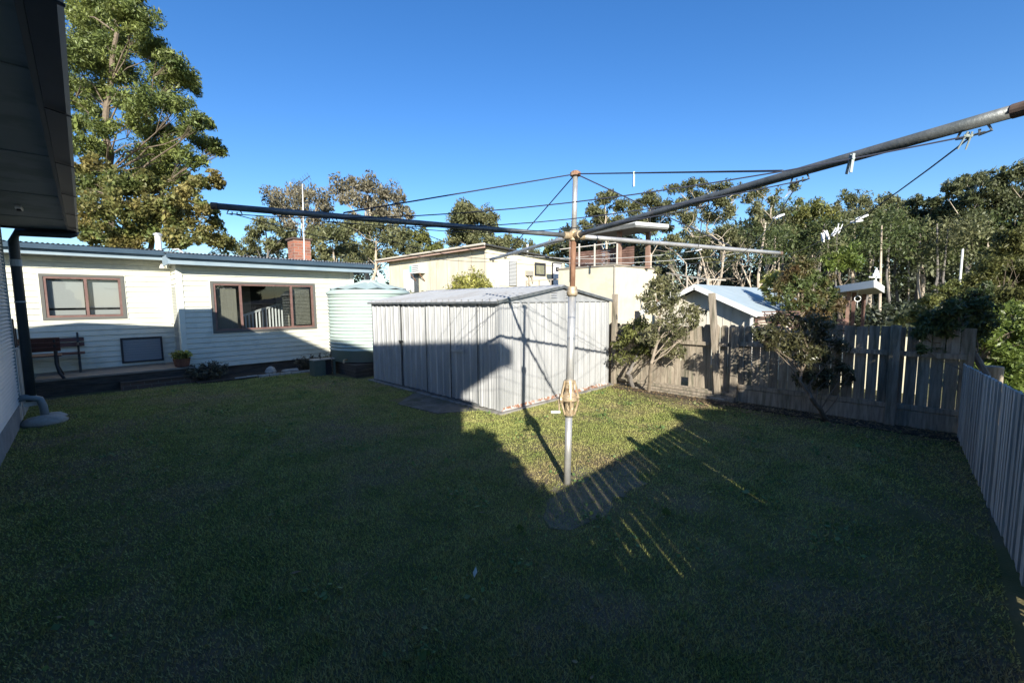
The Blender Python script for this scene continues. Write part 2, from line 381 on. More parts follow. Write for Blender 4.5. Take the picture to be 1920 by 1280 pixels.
m.poly([(EX+a, EY-.1, EZ+b) for a, b in prof]); m.poly([(EX+a, -.3, EZ+b) for a, b in prof])
m.obj('gutter', navy, lh)
m = MB(); RZ = 3.46   # roof
for x0, z0, x1, z1 in ((EX, EZ+.14, -3.25, RZ), (-3.25, RZ, -6.6, EZ+.14)):
    m.hexa([(x0, -.3, z0), (x1, -.3, z1), (x1, EY-.05, z1), (x0, EY-.05, z0), (x0, -.3, z0+.04), (x1, -.3, z1+.04), (x1, EY-.05, z1+.04), (x0, EY-.05, z0+.04)])
m.obj('roof', dkroof, lh)
m = MB(); m.poly([(LX, EY-.02, 3.0), (-3.25, EY-.02, RZ), (-6.5, EY-.02, 3.0)]); m.cut(); m.poly([(LX, -.12, 3.0), (-3.25, -.12, RZ), (-6.5, -.12, 3.0)]); m.objs('gable', lwall_m, lh)
dp = MB()
dp.tube([(EX-.05, EY-.22, EZ+.02), (EX-.05, EY-.22, EZ+.0), (EX-.1, EY-.18, EZ-.02), (LX+.19, EY+.0, EZ-.02), (LX+.14, EY+.0, EZ-.16), (LX+.14, EY, .36)], .060, 16)
d = dp.obj('downpipe', material('grey_downpipe', (.030, .038, .042), (.045, .052, .056), rough=.4, scale=4), lh, smooth=True)
m = MB()
for z_ in (2.45, 1.9): m.cut(); m.lathe((LX+.14, EY, z_), [(.065, 0), (.065, .1 if z_ > 2 else .02)], 12)
m.objs('pipe_collar', material('grey_collar', (.35, .38, .38), rough=.5), d)
MB().tube([(LX-.02, EY-.03, .42), (LX+.1, EY-.03, .43), (LX+.23, EY-.03, .38), (LX+.26, EY-.03, .26), (LX+.27, EY-.03, .05)], .05, 12).obj('drain_elbow', material('grey_pvc', (.22, .25, .26), rough=.4), lh, smooth=True)
MB().box((LX+.05, EY+.02, .28), (LX+.2, EY+.04, .45)).obj('white_tag', whitep, lh)
lt = onZ(35, 387, EZ+.05)
m = MB(); m.box(lt+V(-.03, -.13, -.035), lt+V(.03, .13, 0)); sl = m.obj('soffit_light', whitep, lh, bevel=.008)
MB().box(lt+V(-.02, -.05, -.06), lt+V(.02, .05, -.036)).obj('lamp_cover', dkframe, sl, bevel=.008)
st = MB(); st.lathe((LX+.26, EY-.12, 0), [(.26, 0), (.27, .04), (.20, .10), (.05, .13)], 14); tag(st.obj('splash_stone', stone_m, smooth=True), 'large rounded grey stone under the downpipe outlet', 'stone')
st = MB(); st.lathe((LX+.33, EY+.28, 0), [(.17, 0), (.18, .03), (.11, .08), (.03, .09)], 9); tag(st.obj('splash_stone', stone_m), 'smaller flat stone behind the big stone at the downpipe', 'stone')

# side paling fence beyond the left house
sf = thing('side_fence', (-.85, 11, 0), 'short grey timber fence run between the left house and the deck', 'fence')
m = MB(); yy = EY+.1; i = 0
while yy < 13.0:
    m.box((-.86, yy, 0), (-.835+.004*(i % 3), yy+.145, 1.12+.03*math.sin(i*1.7))); yy += .15; i += 1
m.obj('paling_panel', timber_p, sf)
m = MB(); m.box((-.9, EY+.1, .3), (-.863, 13, .38)); m.cut(); m.box((-.9, EY+.1, .9), (-.863, 13, .98)); m.objs('fence_rail', timber_d, sf)
for y_, h_, w_ in ((11.6, 1.62, .13), (11.9, 1.44, .06), (11.35, 1.42, .05)):
    MB().box((-.99, y_, 0), (-.9-.005*w_, y_+w_, h_)).obj('fence_post', timber_d, sf)

# ================================================================== FAR WEATHERBOARD HOUSE
HW, HL, HD = 13.0, 14.0, 17.5       # front wall of right wing, of left wing, back
fh = thing('weatherboard_house', (2, 14, 0), 'cream weatherboard house with blue-grey fascia and brown windows', 'house')
def boards(m, x0, x1, z0, z1, y, holes, pitch=.128, facing='y'):
    z = z0
    while z < z1-.01:
        zt = min(z+pitch, z1); segs = [(x0, x1)]
        for hx0, hx1, hz0, hz1 in holes:
            if zt > hz0+.001 and z < hz1-.001:
                ns = []
                for a, b in segs:
                    if hx0 > a: ns.append((a, min(b, hx0)))
                    if hx1 < b: ns.append((max(a, hx1), b))
                segs = [q for q in ns if q[1]-q[0] > .01]
        for a, b in segs:
            if facing == 'y':
                q = [(a, y-.026, z+.015), (b, y-.026, z+.015), (b, y-.010, zt), (a, y-.010, zt)]; u = [(a, y+.001, z+.015), (b, y+.001, z+.015), (b, y-.026, z+.015), (a, y-.026, z+.015)]; m.poly([(a, y-.010, zt), (b, y-.010, zt), (b, y+.001, zt), (a, y+.001, zt)])
            else:
                q = [(y-.022, b, z), (y-.022, a, z), (y-.003, a, zt), (y-.003, b, zt)]; u = [(y, b, z), (y, a, z), (y-.022, a, z), (y-.022, b, z)]
            m.poly(q); m.poly(u)
        z = zt
WX0, WX1 = 1.64, 5.98
w2 = (2.31, 4.79, 1.14, 2.40); w1 = (-.62, .70, 1.55, 2.52)
m = MB(); boards(m, WX0, WX1, .24, 3.0, HW, [w2]); m.obj('wall', white_w, fh)
m = MB(); boards(m, -4.5, WX0-.01, .36, 3.1, HL, [w1]); m.obj('wall', white_w, fh)
m = MB(); boards(m, HW-.01, HL+.0, 2.35, 3.05, WX0, [], facing='x'); m.obj('return_wall', white_w, fh)
m = MB()   # inner skin behind the boards, with the window openings
def skin(m, x0, x1, z0, z1, y, h, t=.08):
    hx0, hx1, hz0, hz1 = h
    m.box((x0, y, z0), (hx0, y+t, z1)); m.box((hx1, y, z0), (x1, y+t, z1)); m.box((hx0, y, z0), (hx1, y+t, hz0)); m.box((hx0, y, hz1), (hx1, y+t, z1))
skin(m, WX0+.0, WX1, .24, 3.02, HW+.002, w2); m.box((WX1-.08, HW+.09, .24), (WX1, HD, 3.02))
skin(m, -4.5, WX0-.02, .36, 3.12, HL+.002, w1)
m.obj('wall_lining', trimw, fh)
m = MB(); m.box((WX0-.012, HW-.035, .24), (WX0+.09, HW-.024, 3.0)); m.box((WX0-.022, HW-.035, .24), (WX0-.012, HW+.08, 3.0)); m.cut(); m.box((WX1-.09, HW-.036, .8), (WX1+.03, HW-.024, 2.9)); m.box((WX1, HW-.024, .24), (WX1+.02, HW+.1, 2.9)); m.objs('corner_board', trimw, fh)
m = MB(); m.box((WX0+.02, HW+.05, -.05), (WX1, HW+.12, .235)); m.obj('base_board', timber_d, fh)
# room boxes behind the windows
m = MB()
X0, X1, Y0, Y1, Z0, Z1 = WX0+.05, WX1-.1, HW+.1, HD-.2, .4, 2.8
m.poly([(X0, Y1, Z0), (X1, Y1, Z0), (X1, Y1, Z1), (X0, Y1, Z1)]); m.poly([(X0, Y0, Z0), (X0, Y1, Z0), (X0, Y1, Z1), (X0, Y0, Z1)])
m.poly([(X1, Y0, Z0), (X1, Y1, Z0), (X1, Y1, Z1), (X1, Y0, Z1)]); m.poly([(X0, Y0, Z1), (X1, Y0, Z1), (X1, Y1, Z1), (X0, Y1, Z1)]); m.poly([(X0, Y0, Z0), (X1, Y0, Z0), (X1, Y1, Z0), (X0, Y1, Z0)])
m.box((2.3, 14.6, .45), (3.55, 14.7, 2.7)); m.box((4.25, 14.6, .45), (4.6, 14.75, 2.7))
m.obj('room', room_m, fh)
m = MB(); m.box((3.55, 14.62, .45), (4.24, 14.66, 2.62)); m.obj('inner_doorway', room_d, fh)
m = MB(); m.bar((3.1, 13.75, 1.52), (4.3, 14.3, 1.86), .05, .05)
for i in range(13):
    t = i/12; px_, py_, zt = 3.1+1.2*t, 13.75+.55*t, 1.52+.34*t; m.bar((px_, py_, .6), (px_, py_, zt), .035, .035)
m.obj('stair_balustrade', whitep, fh)
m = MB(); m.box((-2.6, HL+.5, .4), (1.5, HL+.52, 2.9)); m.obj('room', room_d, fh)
def window(name, h, y, mat, bars, out=.05, fr=.07, lab=None):
    x0, x1, z0, z1 = h; m = MB()
    m.box((x0-.03, y-out, z0-.03), (x1+.03, y-.026, z0+.03)); m.box((x0-.03, y-out, z1-.03), (x1+.03, y-.026, z1+.03))
    m.box((x0-.03, y-out, z0+.03), (x0+.03, y-.026, z1-.03)); m.box((x1-.03, y-out, z0+.03), (x1+.03, y-.026, z1-.03))
    f = m.obj(name, grayf, fh); m = MB(); yi = y-.022; a, b, c_, d_ = x0+.03, x1-.03, z0+.03, z1-.03
    m.box((a, yi-.016, c_), (b, yi+.05, c_+.045)); m.box((a, yi-.016, d_-.045), (b, yi+.05, d_)); m.box((a, yi-.016, c_+.045), (a+.045, yi+.05, d_-.045)); m.box((b-.045, yi-.016, c_+.045), (b, yi+.05, d_-.045))
    for bx in bars: m.box((bx-.025, yi-.02, c_+.045), (bx+.025, yi+.048, d_-.045))
    m.obj('sash', mat, f)
    m = MB(); xs = [a+.045]+list(bars)+[b-.045]
    for p, q in zip(xs[:-1], xs[1:]): m.poly([(p, yi+.02, c_+.045), (q, yi+.02, c_+.045), (q, yi+.02, d_-.045), (p, yi+.02, d_-.045)])
    m.obj('pane', glass, f)
    m = MB(); m.box((x0-.06, y-.034, z0-.055), (x1+.06, y-.0235, z0-.031)); m.box((x0-.055, y-.03, z1+.031), (x1+.055, y-.0235, z1+.05)); m.box((x0-.055, y-.03, z0-.03), (x0-.031, y-.0235, z1+.03)); m.box((x1+.031, y-.03, z0-.03), (x1+.055, y-.0235, z1+.03))
    m.obj('architrave', trimw, f)
    return f
wa = window('window', w2, HW, brownf, (2.93, 4.17))
wb = window('window', w1, HL, brownf, (.07,))
m = MB()
for side in ((-.55, .03), (.11, .63)):
    z = 2.42
    while z > 1.80:
        m.poly([(side[0], HL+.07, z), (side[1], HL+.07, z), (side[1], HL+.085, z-.019), (side[0], HL+.085, z-.019)]); z -= .0185
    z = 1.74
    while z > 1.64:
        m.poly([(side[0], HL+.07, z), (side[1], HL+.07, z), (side[1], HL+.085, z-.019), (side[0], HL+.085, z-.019)]); z -= .0185
m.obj('blind', blind_m, wb)
# curtain-like reed blind on the right pane of the wide window
m = MB()
for i in range(26):
    z = 1.25+i*.04; m.box((4.24, HW+.09, z), (4.70, HW+.095, z+.03))
m.obj('blind', material('bamboo_blind', (.12, .115, .09), (.20, .19, .15), scale=20, rough=.8), wa)
m = MB(); m.box((2.42, HW+.12, 1.2), (2.86, HW+.125, 2.32)); m.obj('curtain', material('grey_curtain', (.16, .15, .12), (.20, .19, .15), rough=.9, stretch=(8, 1, .3)), wa)
# screen door on the return wall
sdm = MB(); sdm.box((WX0-.03, HW+.1, .40), (WX0-.005, HW+.14, 2.33)); sdm.box((WX0-.03, HL-.1, .40), (WX0-.005, HL-.06, 2.33)); sdm.box((WX0-.03, HW+.14, 2.28), (WX0-.005, HL-.1, 2.33)); sdm.box((WX0-.03, HW+.14, .4), (WX0-.005, HL-.1, .46))
dr = sdm.obj('screen_door', trimw, fh)
m = MB()
for i in range(-20, 28):
    for sgn in (1, -1):
        ya, yb = HW+.14, HL-.1; z0 = .46+i*.075 if sgn == 1 else .46+i*.075+.0; z1 = z0+sgn*(yb-ya)
        a, b = (ya, z0), (yb, z1)
        pts2 = []
        lo, hi = .46, 2.28
        t0, t1 = 0., 1.
        dz = z1-z0
        ta, tb = (lo-z0)/dz, (hi-z0)/dz
        t0 = max(0, min(ta, tb)); t1 = min(1, max(ta, tb))
        if t1-t0 > .02: m.bar((WX0-.022, ya+(yb-ya)*t0, z0+dz*t0), (WX0-.022, ya+(yb-ya)*t1, z0+dz*t1), .006, .008, up=(1, 0, 0))
for i in range(-20, 48):
    sgn = -1; ya, yb = HW+.14, HL-.1; z0 = .46+i*.075; z1 = z0-(yb-ya); dz = z1-z0; ta, tb = (.46-z0)/dz, (2.28-z0)/dz; t0 = max(0, min(ta, tb)); t1 = min(1, max(ta, tb))
    if i >= 28 and t1-t0 > .02: m.bar((WX0-.022, ya+(yb-ya)*t0, z0+dz*t0), (WX0-.022, ya+(yb-ya)*t1, z0+dz*t1), .006, .008, up=(1, 0, 0))
m.obj('mesh', material('screen_mesh', (.42, .43, .38), rough=.6), dr)
MB().box((WX0-.002, HW+.1, .38), (WX0+.05, HL-.02, 2.33)).obj('door', material('grey_door', (.10, .11, .10), rough=.7), fh)
MB().tube([(WX0-.03, HW+.85, 1.35), (WX0-.08, HW+.85, 1.35), (WX0-.08, HW+.75, 1.35)], .012, 8).obj('door_handle', galv, dr)
# louvred vent panel low on the left wall
m = MB(); vx0, vx1, vz0, vz1 = .57, 1.36, .44, 1.05
m.box((vx0, HL-.06, vz0), (vx0+.04, HL-.023, vz1)); m.box((vx1-.04, HL-.06, vz0), (vx1, HL-.023, vz1)); m.box((vx0+.04, HL-.06, vz1-.04), (vx1-.04, HL-.023, vz1)); m.box((vx0+.04, HL-.06, vz0), (vx1-.04, HL-.023, vz0+.04))
vp = m.obj('vent_panel', dkframe, fh); m = MB()
for i in range(9): z = vz0+.04+i*.059; m.poly([(vx0+.04, HL-.05, z), (vx1-.04, HL-.05, z), (vx1-.04, HL-.026, z+.055), (vx0+.04, HL-.026, z+.055)])
m.obj('louvre', material('grey_louvre', (.22, .24, .25), rough=.6), vp)
# eaves
GL, GR = HL-.50, HW-.42
m = MB(); m.box((-4.6, GL, 2.93), (1.50, GL+.03, 3.06)); m.box((1.47, GR, 2.78), (6.45, GR+.03, 2.93)); m.box((1.44, GR, 2.78), (1.47, GL+.03, 3.0)); m.box((6.42, GR+.03, 2.78), (6.45, HD, 2.93)); m.obj('fascia', fascia_m, fh)
def gut(m, x0, x1, y, z):
    pr_ = [(0, .0), (-.10, .0), (-.115, .09), (-.095, .10), (-.095, .085), (0, .085)]
    for a, b in zip(pr_[:-1], pr_[1:]): m.poly([(x0, y+a[0], z+a[1]), (x1, y+a[0], z+a[1]), (x1, y+b[0], z+b[1]), (x0, y+b[0], z+b[1])])
    for xx in (x0, x1): m.poly([(xx, y+a, z+b) for a, b in pr_])
m = MB(); gut(m, -4.6, 1.56, GL-.003, 3.04); m.cut(); gut(m, 1.42, 6.47, GR-.003, 2.92); m.objs('gutter', gutter_m, fh)
m = MB(); m.box((-4.6, GL+.031, 2.95), (1.45, HL-.03, 2.965)); m.cut(); m.box((1.48, GR+.031, 2.80), (6.4, HW-.03, 2.815)); m.objs('soffit', trimw, fh)
def corr(m, x0, x1, y0, z0, y1, z1, wave=.076, amp=.011):
    n = int((x1-x0)/wave*6); xs = np.linspace(x0, x1, n+1); zs = amp*np.sin(2*np.pi*xs/wave)
    for i in range(n): m.poly([(xs[i], y0, z0+zs[i]), (xs[i+1], y0, z0+zs[i+1]), (xs[i+1], y1, z1+zs[i+1]), (xs[i], y1, z1+zs[i])])
m = MB(); corr(m, -4.6, 1.5, GL-.07, 3.165, HD, 3.42); m.cut(); corr(m, 1.45, 6.46, GR-.07, 3.045, HD, 3.38); m.objs('roof', roofsh, fh)
# chimney, antenna, flue, cable
cl = at(548, 486, 13.2); cr = at(585, 490, 13.2)
m = MB(); cx, cy = cl[0], cl[1]; m.box((cx+.05, cy-.05, 3.1), (cx+.55, cy+.5, 3.83)); ch = m.obj('chimney', chim_m, fh)
MB().box((cx+.0, cy-.1, 3.833), (cx+.6, cy+.55, 3.88)).obj('chimney_cap', material('dark_cap', (.08, .06, .05), rough=.9), ch)
a0 = at(571, 492, 12.6); a1 = at(567, 345, 12.6); m = MB(); m.tube([(a0[0], a0[1], 3.1), (a1[0], a1[1], a1[2])], .014, 8); an_ = m.obj('antenna_mast', whitep, fh)
m = MB(); p, q = at(553, 351, 12.8), at(581, 330, 12.2); m.tube([p, q], .011, 6)
for t in (.05, .12, .2, .35, .5, .65, .8, .95):
    c = p+(q-p)*t; L = .16 if t > .25 else .3; dv = V(.5, .4, -.5)*L; m.tube([c-dv, c+dv], .005, 5)
m.obj('antenna', galvd, an_)
f0 = at(298, 468, 12.2); m = MB(); m.lathe((f0[0], f0[1], 3.0), [(.075, 0), (.075, .80)], 14); fl = m.obj('flue_pipe', material('cream_flue', (.62, .60, .54), rough=.5), fh)
MB().lathe((f0[0], f0[1], 3.805), [(.06, 0), (.105, .005), (.105, .05), (.06, .08)], 14).obj('flue_cap', galv, fl)
m = MB(); b = at(345, 497, 10.3); m.tube([at(322, 468, 10.4), at(334, 467, 10.3), at(342, 473, 10.2), at(348, 484, 10.15), at(349, 495, 10.2)], .016, 8); m.obj('cable_conduit', whitep, fh, smooth=True)
m = MB(); c = V(1.45, HL-.35, 2.84); m.lathe(c, [(.03, 0), (.05, -.04), (.06, -.1)], 10); m.cut(); m.lathe(c+V(.11, .03, 0), [(.03, 0), (.05, -.04), (.06, -.1)], 10); m.objs('flood_light', trimw, fh)

# deck with brick step
dk = thing('timber_deck', (.5, 13, 0), 'low dark timber deck with benches against the weatherboard house', 'deck')
m = MB(); y = 12.62
while y < HL-.05: m.box((-.80, y, .325), (1.62 if y > HW-.06 else 1.78, min(y+.10, HL-.04), .36)); y += .105
m.obj('deck_boards', deck_m, dk)
m = MB(); m.box((-.80, 12.64, .17), (1.76, 12.68, .32)); m.box((-.80, 12.65, 0), (1.74, 12.69, .165)); m.obj('deck_fascia', timber_d, dk)
MB().box((.45, 12.42, 0), (1.82, 12.635, .15)).obj('brick_step', step_m, dk)
MB().box((.45, 12.40, .152), (1.84, 12.637, .175)).obj('step_tread', timber_d, dk)

def bench(loc, rz, w_, label, armrest=True):
    t = thing('garden_bench', loc, label, 'bench'); a = w_/2
    Z = loc[2]
    m = MB()
    for i in range(4): m.box((-a, -.22+i*.115, .41), (a, -.125+i*.115, .435))
    mo = lambda mb, name, mat: _place(mb, name, mat, t)
    mo(m, 'seat', bench_m); m = MB()
    for i, (z, y) in enumerate(((.56, .25), (.67, .275), (.78, .30))): m.hexa([(-a, y, z), (a, y, z), (a, y+.02, z), (-a, y+.02, z), (-a, y+.02, z+.085), (a, y+.02, z+.085), (a, y+.04, z+.085), (-a, y+.04, z+.085)])
    mo(m, 'backrest', bench_m)
    for s in (-1, 1):
        m = MB(); x_ = s*(a-.1)
        m.bar((x_, -.22, 0), (x_, -.16, .41), .04, .04); m.bar((x_, .27, 0), (x_, .18, .42), .04, .04); m.bar((x_, .19, .42), (x_, .32, .87), .035, .03); m.bar((x_, -.22, .4), (x_, .22, .4), .04, .03)
        m.tube([(x_, -.26, .60), (x_, -.15, .64), (x_, .1, .635), (x_, .27, .62)], .02, 6); m.bar((x_, -.2, .41), (x_, -.22, .61), .03, .03)
        mo(m, 'leg_frame', iron_m)
    t.rotation_euler.z = rz
    return t
def _place(mb, name, mat, t):
    me = bpy.data.meshes.new(name); me.from_pydata(mb.v, [], mb.f); me.update(); me.materials.append(mat)
    o = bpy.data.objects.new(name, me); col.objects.link(o); o.parent = t; return o
bench((-.62, 13.68, .36), R(0), 1.15, 'red-brown slatted bench standing against the weatherboard wall')
# slatted table in front of the bench
tb = thing('garden_bench', (-.85, 13.0, .36), 'red-brown slatted bench with curved iron legs nearest the deck edge', 'bench')
m = MB()
for i in range(4): m.box((-.50, -.28+i*.13, .45+.0*i), (.46, -.165+i*.13, .475))
_place(m, 'seat', bench_m, tb); m = MB()
for z in (.56, .655, .75): m.hexa([(-.5, -.30, z), (.46, -.30, z), (.46, -.27, z), (-.5, -.27, z), (-.5, -.33, z+.088), (.46, -.33, z+.088), (.46, -.30, z+.088), (-.5, -.30, z+.088)])
_place(m, 'backrest', bench_m, tb)
for s in (-.42, .38):
    m = MB(); m.tube([(s+.09, -.40, 0), (s+.03, -.34, .12), (s, -.29, .3), (s, -.27, .45), (s, -.31, .8)], [.025, .028, .028, .028, .018], 8); m.tube([(s+.06, .3, 0), (s, .22, .2), (s, .16, .44)], .025, 8); m.tube([(s, -.28, .42), (s, .2, .42)], .02, 6); m.tube([(s, -.3, .66), (s, -.1, .68), (s, .2, .64), (s, .2, .46)], .017, 6)
    _place(m, 'leg_frame', iron_m, tb)

# ---------------------------------------------------------------- plants
def shoots(c, n, h, spread, leaf, seed, per=26, up=.9):
    r = np.random.default_rng(seed); P = []; m = MB()
    for i in range(n):
        a = r.random()*6.283; s_ = spread*math.sqrt(r.random()); e = V(c[0]+math.cos(a)*s_, c[1]+math.sin(a)*s_, c[2]+h*(1-.38*(s_/spread)**2)*r.uniform(.65, 1.05))
        b = V(c[0]+math.cos(a)*s_*.25, c[1]+math.sin(a)*s_*.25, c[2]); md = (b+e)/2+r.normal(0, .04*h, 3)
        m.tube([b, md, e], [.006+.006*h, .004+.004*h, .002], 4, cap=False)
        for k in range(per):
            t = r.uniform(.25, 1.03); q = (b*(1-t)**2+2*md*t*(1-t)+e*t*t) if t <= 1 else e; P.append(q+r.normal(0, .055*max(h, .5), 3))
    P = np.array(P); P[:, 2] = np.maximum(P[:, 2], c[2]+.02)
    return P, m, r
def bush(name, c, n, h, spread, leaf, mat, label, cat, seed, per=26, stem=None, aspect=.38, group=None):
    t = thing(name, c, label, cat, group); P, m, r = shoots(c, n, h, spread, leaf, seed, per)
    m.obj('stem', stem or bark_b, t); quads('foliage', leafset(P, leaf, r, aspect), mat, t); return t
bark_b = material('brown_bark', (.11, .085, .06), (.19, .15, .11), rough=.9, scale=8, bump=.5)
bark_p = material('pale_gum_bark', (.34, .28, .21), (.52, .45, .36), rough=.8, scale=2.5, bump=.2, c3=(.22, .17, .13), s3=1.6, r3=(.52, .68))
bark_g = material('grey_bark', (.12, .11, .10), (.20, .18, .16), rough=.9, scale=3, bump=.4)
lf_dark = material('dark_green_leaves', (.050, .072, .024), (.10, .125, .042), rough=.5, scale=.7, island=.45, trans=.25, spec=.35)
lf_deep = material('shaded_forest_leaves', (.026, .036, .020), (.060, .070, .036), rough=.5, scale=.4, island=.5, trans=.15)  # shade inside the wood is put into these darker leaf colours
lf_mid = material('mid_green_leaves', (.095, .115, .034), (.20, .20, .06), rough=.5, scale=.6, island=.45, trans=.25, spec=.35)
lf_olive = material('olive_gum_leaves', (.10, .115, .050), (.18, .18, .085), rough=.5, scale=.4, island=.4, trans=.25, spec=.35)
lf_grey = material('grey_gum_leaves', (.120, .115, .075), (.21, .185, .125), rough=.55, scale=.35, island=.4, trans=.2, spec=.3)
lf_big = material('evergreen_leaves', (.085, .12, .034), (.20, .23, .062), rough=.5, scale=.5, island=.5, trans=.25)
lf_gold = material('golden_leaves', (.19, .155, .048), (.28, .24, .09), rough=.5, scale=.8, island=.5, trans=.35, c3=(.12, .15, .045), s3=.6, r3=(.42, .58))
lf_yel = material('yellow_green_leaves', (.22, .23, .05), (.38, .36, .10), rough=.5, scale=3, island=.4, trans=.3)
lf_lime = material('lime_leaves', (.10, .15, .030), (.20, .24, .055), rough=.45, scale=1.2, island=.45, trans=.35)
lf_rust = material('rusty_leaves', (.12, .075, .035), (.16, .125, .05), rough=.5, scale=1.5, island=.45, trans=.3, c3=(.085, .115, .035), s3=1.0, r3=(.44, .54))
lf_thick = material('olive_thicket_leaves', (.075, .085, .025), (.13, .13, .04), rough=.5, scale=1.5, island=.45, trans=.3)
lf_shr = material('grey_purple_shrub', (.060, .050, .040), (.12, .115, .065), rough=.7, scale=4, island=.4)

bush('low_shrub', (2.05, 12.55, .03), 60, .42, .52, .055, lf_shr, 'spreading grey-green shrub beside the deck step', 'shrub', 11, per=55)
bush('low_shrub', (4.30, 12.35, .03), 34, .40, .34, .05, lf_shr, 'small grey-green shrub beside the green compost bin', 'shrub', 12, per=50)
bush('low_shrub', (4.95, 12.62, .03), 20, .35, .3, .05, lf_dark, 'low dark green shrub against the water tank stand', 'shrub', 13, per=40)
pt = thing('flower_pot', (1.58, 12.80, .36), 'terracotta pot with a leafy green plant on the deck corner', 'plant pot')
MB().lathe((1.58, 12.80, .362), [(.10, 0), (.14, .02), (.17, .17), (.18, .2), (.155, .2), (.14, .15)], 18).obj('pot', pot_m, pt)
P, m, r = shoots((1.58, 12.80, .50), 28, .26, .24, .05, 21, 20); m.obj('stem', bark_b, pt); quads('foliage', leafset(P, .07, r, .55), lf_yel, pt)
m = MB(); c = (3.35, 12.3, .03); m.lathe(c, [(.12, 0), (.14, .05), (.10, .14), (.03, .19)], 9); tag(m.obj('garden_rock', stone_m), 'pale pointed rock at the garden bed edge', 'rock')
m = MB(); m.hexa([(3.95-.0, 12.25, .04), (4.3, 12.2, .04), (4.35, 12.38, .04), (3.9, 12.42, .04), (3.98, 12.26, .09), (4.28, 12.22, .09), (4.3, 12.36, .10), (3.95, 12.4, .09)])
for i_ in range(len(m.v)): m.v[i_] = (m.v[i_][0]-.28, m.v[i_][1], m.v[i_][2])
tag(m.obj('stepping_stone', stone_m, bevel=.012), 'flat pale paving stone in the garden bed', 'stone')
m = MB(); rr_ = random.Random(3); x_ = 2.5
while x_ < 4.6:
    m.box((x_, 12.02+.05*math.sin(x_*3), -.02), (x_+.24, 12.1+.05*math.sin(x_*3), .05+rr_.random()*.02)); x_ += .25
tag(m.obj('bed_edging', stone_m, bevel=.01), 'row of low edging blocks along the garden bed', 'garden edging')

# ---------------------------------------------------------------- tank
TC = at(694, 600, 11.85); tx, ty = TC[0], TC[1]; TR = 1.06
tk = thing('water_tank', (tx, ty, .33), 'round pale green corrugated rainwater tank beside the shed', 'water tank')
prof = []; z = .34
prof.append((TR-.01, z)); z += .28; prof.append((TR-.01, z))
while z < 2.02:
    for q in range(6): prof.append((TR+.020*math.sin(q/6*2*math.pi), z+q*.0145)); 
    z += .087
prof += [(TR, 2.06), (TR+.04, 2.08), (TR+.04, 2.13), (TR-.06, 2.20)]
m = MB(); m.lathe((tx, ty, 0), prof, 64); m.obj('tank_wall', tank_m, tk, smooth=True)
m = MB(); n_ = 12; apex = (tx, ty, 2.50)
for k in range(n_):
    t0, t1, tm = [2*math.pi*(k+q)/n_ for q in (0, 1, .5)]
    r0, r1 = TR-.05, .22
    P0 = (tx+r0*math.cos(t0), ty+r0*math.sin(t0), 2.20); P1 = (tx+r0*math.cos(t1), ty+r0*math.sin(t1), 2.20); Pm = (tx+r0*math.cos(tm), ty+r0*math.sin(tm), 2.235)
    Q0 = (tx+r1*math.cos(t0), ty+r1*math.sin(t0), 2.40); Q1 = (tx+r1*math.cos(t1), ty+r1*math.sin(t1), 2.40); Qm = (tx+r1*math.cos(tm), ty+r1*math.sin(tm), 2.43)
    m.poly([P0, Pm, Qm, Q0]); m.poly([Pm, P1, Q1, Qm])
m.lathe((tx, ty, 0), [(.24, 2.38), (.24, 2.45), (.2, 2.47)], 20); m.obj('tank_roof', tank_m, tk)
MB().tube([(tx-.95, ty-.55, .42), (tx-1.06, ty-.64, .42), (tx-1.08, ty-.66, .35)], .025, 8).obj('tank_tap', brass, tk)
ts = thing('tank_stand', (tx, ty, 0), 'dark timber sleeper stand under the water tank', 'tank stand')
m = MB()
for i in range(4): m.box((tx-.95-.01*(i % 2), ty-1.05+.008*(i % 2), .0+i*.08), (tx+1, ty+1.0, .075+i*.08))
m.obj('sleepers', timber_d, ts)

# green bin / garden box with taps
gb = thing('compost_bin', (4.28, 11.25, 0), 'open green plastic box with taps on posts beside the tank', 'garden box')
m = MB(); m.box((4.02, 11.10, 0), (4.05, 11.42, .40)); m.box((4.05, 11.10, 0), (4.30, 11.13, .40)); m.obj('side_panel', greenp, gb)
MB().box((4.0, 11.08, .402), (4.56, 11.4, .425)).obj('top_frame', stone_m, gb)
MB().box((4.50, 11.08, 0), (4.55, 11.14, .40)).obj('leg', greenp, gb); MB().box((4.32, 11.22, 0), (4.5, 11.38, .40)).obj('back_panel', dkframe, gb)
for xx in (4.22, 4.5):
    m = MB(); m.tube([(xx, 11.22, .42), (xx, 11.22, .56)], .014, 8); m.tube([(xx, 11.22, .53), (xx-.05, 11.16, .52), (xx-.05, 11.16, .49)], .012, 8); m.tube([(xx-.03, 11.22, .57), (xx+.03, 11.22, .57)], .01, 6); m.obj('tap', dkframe, gb)

